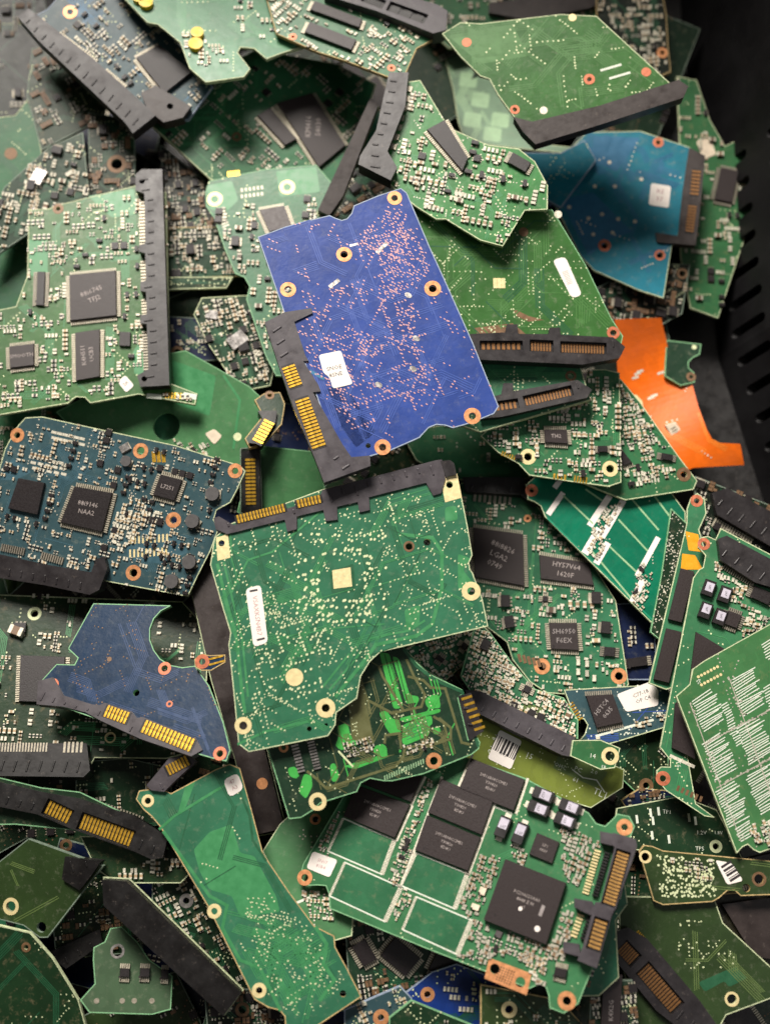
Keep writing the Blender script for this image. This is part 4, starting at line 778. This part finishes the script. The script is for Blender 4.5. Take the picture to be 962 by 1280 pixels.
for blk, (bx, by, nr_, ln) in enumerate([(905, 880, 14, 10), (958, 858, 12, 12), (880, 868, 11, 34), (928, 842, 12, 36), (892, 922, 12, 32), (936, 902, 12, 36), (908, 982, 12, 30), (948, 962, 13, 36), (930, 1030, 5, 24), (962, 1025, 6, 26), (962, 800, 6, 24)]):
    for r in range(int(nr_*1.25)):
        p = Vector((bx, by))+d1*r*3.35+u1*R.uniform(-2, 2)
        b.strip([(p.x-u1.x*ln/2, p.y-u1.y*ln/2), (p.x+u1.x*ln/2*R.uniform(.5, 1), p.y+u1.y*ln/2*.8)], 1.25, 'silk')
for a, e in (((862, 880), (925, 1050)), ((910, 846), (965, 1000)), ((880, 930), (975, 880)), ((895, 985), (985, 935))): b.via(46, [(a[0]-5, a[1]), (a[0]+5, a[1]-2), (e[0]+5, e[1]), (e[0]-5, e[1]+2)], 'tin_matte', .3); b.strip([a, e], 1.2, 'tin_matte')
for r in range(2):
    for c in range(7): b.dot(872+c*4+r*4, 846-c*2.1+r*10, 1.9, 'cream')
b.silk('SP', 873, 852, 7, 883, 846); b.smd(30, [(935, 1035), (975, 1020), (975, 1060), (940, 1050)], 'pale'); b.via(90, mat='tin_matte'); b.done()
# ------------------------------------------------------------------ lower centre
b = Board('plain olive green board corner left of the chip laden memory board', [(328, 1064), (350, 1030), (400, 985), (450, 1000), (440, 1170), (418, 1176), (384, 1152), (352, 1112)], 'pale_green', 'edge', group=None, comp=False, rings=[(394, 1024, 7, 4, 'copper')]); b.smd(26, [(375, 1110), (410, 1120), (420, 1150), (390, 1150)], 'pale'); b.strip([(372, 1128), (396, 1118)], 3); b.via(16, mat='tin_matte'); b.done()
b = Board('long plain green board with square white sticker at the bottom', [(287, 955), (270, 962), (214, 993), (200, 985), (174, 988), (170, 999), (180, 1012), (190, 1020), (201, 1033), (260, 1132), (318, 1249), (335, 1259), (350, 1262), (357, 1270), (358, 1320), (385, 1320), (392, 1284), (452, 1246), (434, 1212), (418, 1184), (418, 1170), (392, 1158), (360, 1114), (328, 1067), (315, 1016), (300, 960)], 'pine', 'edge_brown', group=None, comp=False, lift=.5, axis=(201, 1033, 318, 1249),
    rings=[(185, 1001, 8, 4, 'cream'), (268, 1139, 9, 4, 'cream'), (324, 1238, 9, 4, 'cream')], holes=[(428.5, 1242, 4)],
    conns=[dict(poly=[(184, 982), (204, 958), (212, 948), (238, 944), (246, 952), (222, 974), (206, 990), (190, 988)], mat='plastic_grey', up=1.0, groups=[(210, 964, 236, 950, 14, 7)])])
b.label_([(279, 975), (297, 966), (305, 986), (287, 997)], ('47', 'A3'), 7, ink='ink_red', rnd=1.0)
b.patch([(242, 1062), (262, 1040), (290, 1030), (300, 1066), (318, 1070), (345, 1120), (350, 1140), (300, 1146), (290, 1120), (262, 1112), (250, 1090)], 'tr_green'); b.patch([(232, 982), (245, 975), (232, 1010), (222, 1018)], 'tr_green')
b.strip([(200, 1036), (218, 1020), (270, 988), (300, 972)], 3.4, 'tr_green', .034); b.strip([(205, 1040), (262, 1120), (284, 1132), (278, 1160), (300, 1200), (325, 1210), (350, 1262)], 4, 'tr_green', .034); b.strip([(395, 1160), (408, 1180), (404, 1205), (418, 1225), (400, 1250)], 4.5, 'tr_green', .034); b.strip([(298, 985), (312, 1020), (316, 1050), (332, 1075)], 3, 'tr_dark', .034)
b.traces(50, 'tr_green', reg=[(270, 1130), (400, 1160), (440, 1240), (380, 1280), (330, 1240)], kmax=8); b.traces(14, 'tr_dark'); b.via(240, [(310, 1110), (390, 1160), (440, 1240), (360, 1280), (300, 1180)], 'pad_cream', .19, 1.5); b.via(40); b.done()
# ------------------------------------------------------------------ the clear boards on top
b = Board('navy board with curved cutout and gold fingers at the lower left', [(117, 754), (214, 757), (201, 763), (192, 773), (187, 786), (187, 800), (192, 813), (200, 824), (212, 832), (228, 835), (244, 832), (261, 857), (279, 903), (288, 938), (283, 952), (268, 948), (240, 940), (81, 884), (48, 880), (53, 850), (71, 830), (94, 832), (99, 822), (85, 811)], 'navy', 'edge_green', group=None, comp=False, rings=[(66, 856, 8, 3, 'copper_red'), (206, 835.6, 8, 4, 'copper_red'), (275, 942, 8, 4, 'copper_red'), (212, 880, 4, 2, 'copper_red')], holes=[(170.6, 866, 4)], axis=(81, 884, 240, 940),
    conns=[dict(poly=[(49, 852), (68, 847), (81, 870), (116, 881), (126, 882), (132, 879), (166, 890), (172, 898), (180, 897), (246, 924), (254, 938), (240, 946), (176, 924), (128, 902), (108, 891), (80, 884), (47, 881)], mat='plastic_grey', up=.5, dn=2, groups=[(133, 889, 161, 899, 15, 7), (180, 908, 242, 933, 16, 14)])])
b.via(110, mat='pad_brown', r=.22); b.traces(36, 'tr_navy'); b.dot(137, 824, 3, 'pad_brown'); b.done()
b = Board('copper screw ring scrap with two gold legs by the plastic bar', [(243, 824), (252, 817), (262, 820), (282, 818), (282, 828), (264, 838), (252, 838), (244, 834)], 'navy', 'edge_brown', group=None, comp=False, thick=.8, rings=[(253, 827, 9, 4, 'copper_red')], name='terminal_tab', cat='metal tab')
b.strip([(262, 824), (278, 820)], 2.4, 'gold', .1); b.strip([(262, 831), (280, 826)], 2.4, 'gold', .1); b.done()
b = Board('slate blue component board with copper rings at the left', [(-30, 600), (0, 588), (7, 561), (20, 536), (32, 522), (53, 521), (102, 532), (219, 557), (300, 582), (307, 589), (296, 612), (288, 628), (270, 637), (266, 650), (274, 660), (263, 688), (247, 719), (235, 746), (132, 726), (-30, 706)], 'slate_blue', 'edge', group=None, axis=(53, 521, 300, 582), lift=.5,
    rings=[(22, 544, 9, 4, 'copper'), (176, 563.5, 9.5, 5, 'copper'), (294, 588.5, 9, 4, 'copper'), (217, 650, 9.5, 4.5, 'copper'), (167, 716, 9.5, 5, 'copper')],
    chips=[([(94, 606), (145, 615), (131, 668), (75, 655)], 4, 1.3, 'chip_dark', ('88i9146', 'NAA2'), 8), ([(201, 591), (232, 599), (221, 629), (190, 621)], 4, 1.2, 'chip_dark', ('L7251',), 7), ([(25, 598), (58, 604), (49, 644), (12, 636)], 0, 1.1, 'chip_dark')],
    conns=[dict(poly=[(-40, 694), (2, 693), (60, 706), (118, 716), (124, 700), (134, 696), (138, 712), (128, 738), (116, 744), (60, 732), (-40, 716)], mat='plastic', up=2.4)])
for k in range(10): b.strip([(164+k*5, 671-k*.3), (164+k*5, 679-k*.3)], 2.4, 'cream'); b.strip([(163+k*5, 688-k*.3), (163+k*5, 696-k*.3)], 2.4, 'cream')
b.pins(2, 684, 32, 690, 9, 11); b.pins(52, 694, 80, 702, 9, 10)
for x, y, r in ((242, 652, 9), (238, 703, 9), (216, 727, 9), (267, 618, 9), (159, 577, 7)): b.put('inductor-b', x, y, R.uniform(0, 90), r/7.2)
for x in range(5):
    for y in range(3): b.strip([(38+x*9+y*2, 571+y*7+x*1.8), (42+x*9+y*2, 572+y*7+x*1.8)], 3.4, 'tin_matte')
for x in range(6):
    for y in range(2): b.strip([(66+x*7, 540+y*7+x*1.6), (70+x*7, 541+y*7+x*1.6)], 3.4, 'tin_matte')
b.put('crystal-b', 157, 560, -30, .75)
for x in (192, 198, 204): b.strip([(x, 566), (x+1, 576)], 4.6, 'gold')
b.patch([(186, 660), (210, 655), (236, 690), (205, 705), (160, 700), (158, 682)], 'tr_slate'); b.patch([(0, 600), (16, 572), (40, 590), (20, 600)], 'tr_slate')
b.smd(430, mix='mid', cap=100, scale=.85); b.smd(80, [(120, 640), (200, 640), (150, 690)], 'pale'); b.via(120, mat='tin_matte', r=.22); b.traces(30, 'tr_slate'); b.done()
# E chip laden memory drive
TT = 22.0
mem = ('29F16B08CCME1', 'Y30820 ', '8D8U')
chips = [([(589, 948), (656, 975), (642, 1014), (574, 987)], 0, 1.1, 'chip', mem, 5.2), ([(552, 974), (617, 1001), (602, 1044), (535, 1016)], 0, 1.1, 'chip', mem, 5.2), ([(534, 1019), (601, 1047), (585, 1089), (519, 1063)], 0, 1.1, 'chip', mem, 5.2),
    ([(446, 981), (513, 1006), (494, 1048), (430, 1021)], 0, 1.1, 'chip', mem, 5.2), ([(459, 950), (529, 971), (514, 1003), (448, 978)], 0, 1.1, 'chip'),
    ([(671, 1041), (699, 1053), (690, 1080), (661, 1068)], 0, .9, 'chip', ('LP1', '0839'), 5), ([(692, 1205), (712, 1210), (709, 1226), (689, 1221)], 2, 1.2, 'chip_dark', None, None, 'print', 'tin', (0, 2)), (rq(623, 1168, 9, 9, 22), 0, .7, 'chip_grey')]
b = Board('chip laden green memory drive board with grey connector at the bottom', [(436, 985), (450, 950), (470, 940), (575, 945), (582, 947), (656, 973), (735, 1016), (744, 1030), (756, 1034), (766, 1024), (771, 1017), (786, 1020), (793, 1033), (786, 1048), (780, 1060), (760, 1160), (722, 1255), (704, 1267), (686, 1260), (686, 1244), (683, 1234), (675, 1228), (661, 1236), (530, 1184), (412, 1136), (412, 1118), (408, 1106), (398, 1106), (386, 1107), (374, 1098), (379, 1080)], 'fresh_green', 'edge_green', group=None, axis=(412, 1136, 661, 1236), lift=1,
    rings=[(381, 1097, 10, 4.5, 'copper'), (780, 1034, 10, 4, 'copper'), (708, 1251, 11, 5, 'copper')], chips=chips, holes=[(618, 1211, 6), (650, 1227.5, 6)],
    conns=[dict(poly=[(766, 1042), (794, 1050), (796, 1058), (789, 1080), (764, 1146), (746, 1210), (722, 1200), (729, 1182), (738, 1150), (744, 1128), (751, 1128), (768, 1060), (764, 1056)], up=3.4, dn=.5, mat='plastic_grey', rec=True, gold='gold_soft', groups=[(779, 1066, 761, 1131, 15, 15), (752, 1150, 742, 1186, 15, 7)], pegs=[[(750, 1040), (766, 1043), (765, 1058), (750, 1054)], [(718, 1123), (740, 1127), (746, 1140), (738, 1144), (718, 1134)], [(704, 1177), (724, 1180), (726, 1196), (704, 1190)]])])
def seg_patch(q, w=6):
    b.strip([q[0], q[1]], 1.8); b.strip([q[3], q[2]], 1.8); b.pads(*q[1], *q[2], 24, w, 'tin_matte', .72); b.pads(*q[0], *q[3], 24, 3.5, 'tin_matte', .72)
for q in ([(429, 1023), (493, 1050), (477, 1093), (410, 1064)], [(431, 1078), (501, 1109), (481, 1152), (412, 1120)], [(520, 1066), (584, 1092), (568, 1136), (501, 1107)], [(520, 1121), (589, 1150), (571, 1193), (503, 1162)]): b.patch(q, 'green', .015); seg_patch(q); s_ = b.L(q); b.occ.append(s_)
for a, e in (((659, 974), (645, 1016)), ((531, 972), (514, 1006)), ((515, 1008), (496, 1050)), ((619, 1003), (586, 1092)), ((552, 972), (502, 1104)), ((572, 985), (590, 944))): b.strip([a, e], 3.2, 'tin_matte')
for y in range(3): b.strip([(575+0*y, 990+y), (640, 1016+y)], .5)
o = b.chip([(632, 1074), (708, 1104), (683, 1181), (605, 1150)], 0, 2.0, 'chip', ('PC29AS21AA0', '8848 Z M', 'e1'), 5.5, 'print_faint')
m = MB(); q = b.L([(678, 1131), (682, 1133), (677, 1146), (673, 1144)]); m.poly(q, 2.03, 'print'); m.disc(b.l(672, 1161), .7, 2.03, 'paper'); m.disc(b.l(651, 1136), .5, 2.03, 'paper'); m.build('chip_print', o)
for x, y, dg in ((679, 994, 22), (673, 1011, 22), (712, 1009, 22), (706, 1026, 22), (629, 1034, 112), (650, 1042, 112)):
    c = b.chip(rq(x, y, 27, 15, dg), 0, 1.9, 'res_black'); m = MB(); m.poly(b.L(rq(x+(3 if dg < 90 else 1), y+(1 if dg < 90 else -4), 13, 11, dg)), 1.93, 'lavender'); L0 = b.l(x, y); m.text('107', L0, b.dir(x, y, x-3, y+9) if dg < 90 else b.dir(x, y, x+9, y+3), 5*b.sc, 1.96, 'ink'); m.build('printed_band', c); b.strip([(x-15*math.cos(math.radians(dg)), y-15*math.sin(math.radians(dg))), (x+15*math.cos(math.radians(dg)), y+15*math.sin(math.radians(dg)))], 8, 'tin_matte')
for x0, y0, x1, y1, n in ((747, 1062, 731, 1118, 15), (726, 1142, 716, 1172, 7)): b.pins(x0, y0, x1, y1, 8, n, 'cream', .4); b.pins(x0+12, y0+3, x1+12, y1+3, 7, n, 'plastic_black', 1.2, 'pin_gap')
b.tab([(611, 1197), (664, 1217), (658, 1244), (605, 1223)], 'copper', [(618, 1211, 6), (650, 1227.5, 6)])
for i in range(6):
    for j in range(6): b.dot(626+i*3.3-j*1.2, 1209+i*1.3+j*3.0, 1.0, 'pad_brown', .06)
b.block(634, 1219, 26)
b.label_([(391, 1064), (422, 1075), (412, 1097), (383, 1085)], ('SN07', '81R4'), 6, ink='ink_red'); b.chip(rq(603, 1114, 9, 10, 20), 0, .8, 'plug_white'); b.chip(rq(594, 1134, 11, 8, 20), 0, .8, 'plug_white')
b.smd(70, [(535, 972), (551, 978), (504, 1100), (487, 1092)], 'pale', scale=.85); b.smd(24, [(487, 1096), (503, 1102), (515, 1125), (495, 1150)], 'pale', scale=.85); b.smd(46, [(570, 1195), (605, 1185), (660, 1190), (690, 1200), (680, 1235), (600, 1200)], 'pale'); b.smd(130, [(590, 1060), (625, 1075), (604, 1140), (585, 1145), (575, 1130)], 'pale', scale=.9); b.smd(60, [(570, 1150), (600, 1150), (700, 1190), (690, 1210), (600, 1190)], 'pale')
b.smd(130, [(700, 1030), (750, 1050), (730, 1110), (708, 1100), (700, 1060)], 'pale'); b.smd(50, [(690, 1140), (716, 1140), (705, 1200), (685, 1190)], 'pale', scale=1.1); b.smd(20, [(640, 1050), (665, 1030), (655, 1080), (640, 1075)], 'mid'); b.smd(24, [(414, 1020), (430, 1000), (410, 1070), (398, 1060)], 'pale', scale=.8)
b.via(70, mat='pad_cream', r=.2); b.traces(24, 'tr_green'); b.done()
# D bright green copper pours
b = Board('dark board with vivid green copper areas below the centre board', [(330, 860), (478, 795), (504, 808), (513, 822), (536, 843), (564, 856), (577, 862), (580, 866), (571, 872), (584, 926), (596, 921), (600, 928), (598, 936), (589, 943), (529, 967), (490, 976), (480, 976), (462, 972), (450, 978), (446, 990), (400, 1003), (392, 1012), (376, 1022), (361, 1024), (335, 937)], 'night_green', 'edge_green', group=None, comp=False, up=.6, tilt=(-.04, .06), axis=(361, 1010, 589, 943),
    rings=[(542, 951, 10, 5, 'copper'), (397, 1002, 11, 5.5, 'cream'), (354.5, 934.5, 6, 3, 'copper')],
    conns=[dict(poly=[(572, 870), (588, 866), (604, 914), (586, 926)], mat='plastic', up=.4)])
X = lambda x, y: (380+x*.2287, 800+y*.2287)
for pl in ([(410, 66), (465, 74), (542, 350), (524, 374), (488, 376)], [(480, 88), (516, 98), (576, 300), (626, 308), (626, 340), (558, 350)], [(408, 396), (450, 384), (482, 432), (522, 436), (530, 515), (480, 526), (448, 482)], [(516, 428), (742, 374), (746, 394), (540, 452)], [(540, 462), (696, 410), (702, 458), (682, 470), (686, 520), (552, 576), (534, 560)], [(663, 322), (690, 300), (736, 300), (746, 372), (680, 377), (660, 346)], [(178, 472), (236, 452), (256, 530), (300, 548), (292, 572), (202, 604), (170, 578), (192, 520)], [(380, 582), (432, 565), (462, 602), (458, 622), (428, 634), (380, 626)], [(215, 690), (380, 640), (528, 597), (533, 612), (390, 664), (280, 706)], [(140, 682), (168, 670), (192, 738), (176, 776), (150, 772)], [(0, 730), (40, 740), (46, 800), (10, 870), (-30, 830)], [(702, 482), (738, 470), (748, 510), (706, 518)], [(-90, 700), (-50, 690), (-20, 730), (-40, 760), (-80, 745)]):
    b.patch([X(*p) for p in pl], 'tr_bright')
for pl in ([(350, 330), (480, 400), (640, 365), (660, 300), (600, 200), (560, 110)], [(540, 380), (430, 200), (410, 150)], [(300, 190), (350, 340), (360, 400)], [(20, 720), (70, 760), (120, 810), (500, 690), (540, 640), (550, 590), (730, 560), (780, 520), (760, 450), (710, 420)], [(570, 200), (650, 220), (690, 260), (770, 265), (860, 560), (900, 570)], [(440, 560), (445, 520), (520, 510), (530, 590)], [(560, 620), (800, 540), (800, 480), (740, 430)]):
    b.strip([X(*p) for p in pl], 3.2, 'tr_brown', .034)
b.strip([X(470, 120), X(540, 345)], 1, 'night_green', .04); b.strip([X(440, 80), X(515, 360)], 1, 'night_green', .04); b.strip([X(505, 110), X(560, 330)], 1, 'night_green', .04)
for k in range(5): b.strip([X(545+k*4, 480+k*16), X(678, 434+k*16)], .7, 'tr_green', .045)
b.strip([X(190, 610), X(265, 690)], 2.5, 'pad_cream', .06); b.strip([(577, 864), (589, 905), (597, 932)], 3.5, 'tr_dark', .034); b.strip([(505, 812), (520, 832), (545, 851), (576, 864)], 4, 'tr_dark', .034)
b.pins(388, 926, 397, 962, 9, 10, 'silver', .5); b.pins(368, 930, 377, 966, 9, 9, 'silver', .5)
for k in range(6): b.strip([(577.5+k*3.2, 874+k*7.6), (588+k*3.2, 870.5+k*7.6)], 3.2, 'gold', .46)
for k in range(17): b.strip([(481+k*3, 975-k*1.3), (480.5+k*3, 970-k*1.3)], 1.4, 'tr_pale')
b.patch([(430, 835), (452, 850), (468, 930), (440, 925)], 'tr_brown', .025); b.strip([X(480, 550), X(485, 600)], 15, 'deep_green', .045)
b.smd(60, [X(200, 560), X(370, 530), X(370, 600), X(230, 650)], 'mid', scale=.8); b.smd(40, [X(540, 570), X(700, 540), X(700, 580), X(560, 620)], 'pale', scale=.7); b.via(240, mat='pad_cream', r=.2); b.traces(36, 'tr_brown', kmax=3, seg=(3, 9)); b.traces(8, 'tr_bright', kmax=2, w=.3, seg=(2, 6)); b.done()
# B centre board
b = Board('green board with gold fingers and long white sticker at the centre', [(268, 672), (290, 654), (403, 612), (546, 577), (566, 579), (577, 625), (584, 660), (590, 694), (585, 703), (586, 711), (590, 716), (602, 748), (610, 783), (560, 794), (475, 814), (462, 826), (450, 845), (446, 873), (419, 890), (419, 906), (410, 920), (311, 940), (298, 930), (292, 860), (286, 806), (289, 791), (279, 760), (263, 706)], 'pine', 'edge', group=None, comp=False, axis=(290, 654, 546, 577), lift=1, tilt=(-.035, .05),
    rings=[(588.5, 739, 12, 5, 'cream'), (407, 885, 12, 5, 'cream'), (304, 907, 10.5, 5, 'cream'), (511, 683, 7, 4.5, 'pad_brown')], holes=[(533.5, 677.7, 4.5), (407.7, 906, 2.2), (386.5, 911, 3), (277, 679, 4), (561.5, 606, 4)],
    conns=[dict(poly=[(267, 648), (274, 646), (291, 656), (296, 656), (398, 624), (403, 613), (544, 576), (552, 575), (556, 598), (551, 617), (541, 620), (532, 604), (461, 622), (462, 638), (449, 641), (447, 628), (421, 634), (422, 650), (407, 652), (404, 638), (371, 646), (371, 662), (359, 665), (356, 650), (297, 665), (284, 668), (270, 662)], up=.55, dn=2.2, mat='plastic_grey', groups=[(296, 650, 356, 635, 11, 15), (371, 631, 401, 624, 11, 7)]),
           dict(poly=[(550, 577), (562, 576), (567, 580), (570, 594), (560, 596), (557, 598)], up=.8, mat='plastic')])
b.tab([(270, 672), (285, 668), (288, 697), (272, 701)], 'cream', [(277, 679, 4)]); b.tab([(550, 597), (571, 592), (577, 622), (556, 628)], 'cream', [(561.5, 606, 4.5)])
b.patch([(412, 716), (442, 704), (444, 740), (414, 742)], 'tr_dark', .015); b.patch([(415, 713), (438, 709), (440, 733), (417, 736)], 'cream', .05)
for i in range(4):
    for j in range(4): b.dot(420+i*5.2, 716+j*5.4-i*.8, .8, 'pad_cream', .07)
b.dot(368, 846.5, 11, 'cream', .05); b.block(368, 846, 12); b.block(427, 722, 20)
b.label_([(307, 736), (326, 731), (335, 803), (317, 809)], ('VSAXKSN4B7',), 8.5, ink='ink_red', axis=1, rnd=.9)
b.strip([(313, 739), (321, 737.5)], 2.4, 'ink', .16); b.strip([(322, 800), (330, 798)], 2.4, 'ink', .16)
for pl in ([(556, 634), (570, 632), (572, 650), (556, 652)], [(572, 692), (588, 698), (578, 712), (592, 730), (584, 744), (572, 735)], [(505, 762), (525, 756), (524, 780), (508, 786)]): b.patch(pl, 'tr_green')
for pl, wd in (([(272, 706), (285, 760), (296, 800), (302, 860), (306, 890)], 4), ([(280, 704), (292, 755), (303, 800), (310, 870)], 2.5), ([(290, 740), (310, 700), (340, 690), (400, 640)], 2.5), ([(420, 870), (452, 830), (470, 806), (520, 795), (540, 780), (552, 735), (552, 690), (540, 672), (500, 668)], 4.5), ([(412, 862), (444, 824), (462, 798), (512, 788), (530, 776)], 2.6), ([(404, 858), (436, 818)], 2.6), ([(298, 930), (330, 915), (390, 900)], 3), ([(330, 800), (420, 785), (480, 780)], 1.6), ([(288, 668), (290, 700), (300, 730)], 2)): b.strip(pl, wd, 'tr_green', .03)
for i in range(150):   # fan-out of drilled dots round the chip pad
    a = R.random()*2*math.pi; rr = R.choice((30, 36, 46, 54))+R.uniform(-2, 2); x = 427+max(-1, min(1, 1.35*math.cos(a)))*rr; y = 722+max(-1, min(1, 1.35*math.sin(a)))*rr; c = b.l(x, y)
    if b.free(*c): b.b.disc(c, .32, .05, 'pad_cream', 7, 1.3, .6)
b.via(1050, mat='pad_cream', r=.2, ex=1.5, run=9); b.via(120, [(330, 760), (420, 790), (400, 870), (310, 900)], 'pad_cream', .3, 1.3); b.traces(40, 'tr_green', w=.2, kmax=5); b.traces(30, 'tr_dark', w=.25, kmax=4); b.done()
# A blue board
b = Board('blue circuit board with pinkish pads lying on top of the pile', [(322, 296), (356, 284), (377, 278), (412, 269), (419, 273), (427, 276), (434, 274), (440, 267), (442, 257), (472, 245), (501, 235), (508, 241), (536, 308), (557, 354), (590, 428), (623, 508), (617, 517), (589, 528), (566, 535), (556, 531), (545, 530), (535, 534), (524, 547), (487, 563), (451, 573), (432, 577), (405, 520), (378, 444), (356, 392)], 'blue', 'edge_blue', group=None, comp=False, axis=(322, 296, 405, 520), lift=1.2, tilt=(-.04, .02),
    rings=[(493, 247.6, 9.5, 4.2, 'copper'), (430, 318, 10, 4.8, 'copper'), (360, 362, 10, 4.8, 'copper'), (540.5, 360.7, 10.5, 5, 'copper'), (590, 520, 10.5, 4.5, 'copper'), (478, 559, 10, 4.5, 'copper')], holes=[(460, 557, 3.2)],
    conns=[dict(poly=[(331, 404), (356, 391), (389, 386), (391, 392), (368, 403), (382, 446), (386, 452), (379, 452), (398, 482), (401, 490), (391, 491), (428, 556), (439, 572), (462, 570), (463, 583), (405, 604), (394, 575), (366, 508), (350, 462)], up=.5, dn=2.4, mat='plastic_grey', groups=[(360, 458, 370, 484, 17, 7), (377, 499, 399, 560, 18, 15)])])
b.label_([(398, 444), (426, 438), (434, 464), (441, 480), (416, 486), (412, 472), (404, 466)], ('SNOE', '8SNE'), 7.5, ink='ink'); b.strip([(388, 464), (404, 473)], 4, 'tr_teal', .05)
for a, e, wd in (((472, 315), (482, 305), 5), ((413, 358), (422, 351), 5), ((438, 307), (446, 305), 3)): b.strip([a, e], wd, 'silver')
for x, y in ((510, 369), (520, 423), (516, 461), (473, 481)): b.b.disc(b.l(x, y), .7, .055, 'silver', 8, 1.5, .7)
for q in ([(345, 420), (440, 330), (520, 420), (560, 500), (440, 540)], [(440, 300), (500, 250), (540, 340), (480, 380)]):
    b.via(430, q, 'pad_pink', .19, 2.1, run=11)
b.via(260, mat='pad_pink', r=.19, ex=2, run=4); b.via(60, [(492, 370), (515, 368), (520, 420), (500, 430)], 'pad_pink', .22, 1.6); b.via(50, [(430, 400), (480, 430), (470, 450), (430, 440)], 'pad_pink', .22, 1.6)
b.traces(50, 'tr_blue', w=.25, kmax=5); b.patch([(395, 490), (430, 480), (470, 540), (445, 560)], 'tr_blue', .012) ; b.done()
print('OBJECTS', len(bpy.data.objects), 'TOP z', HM.max())
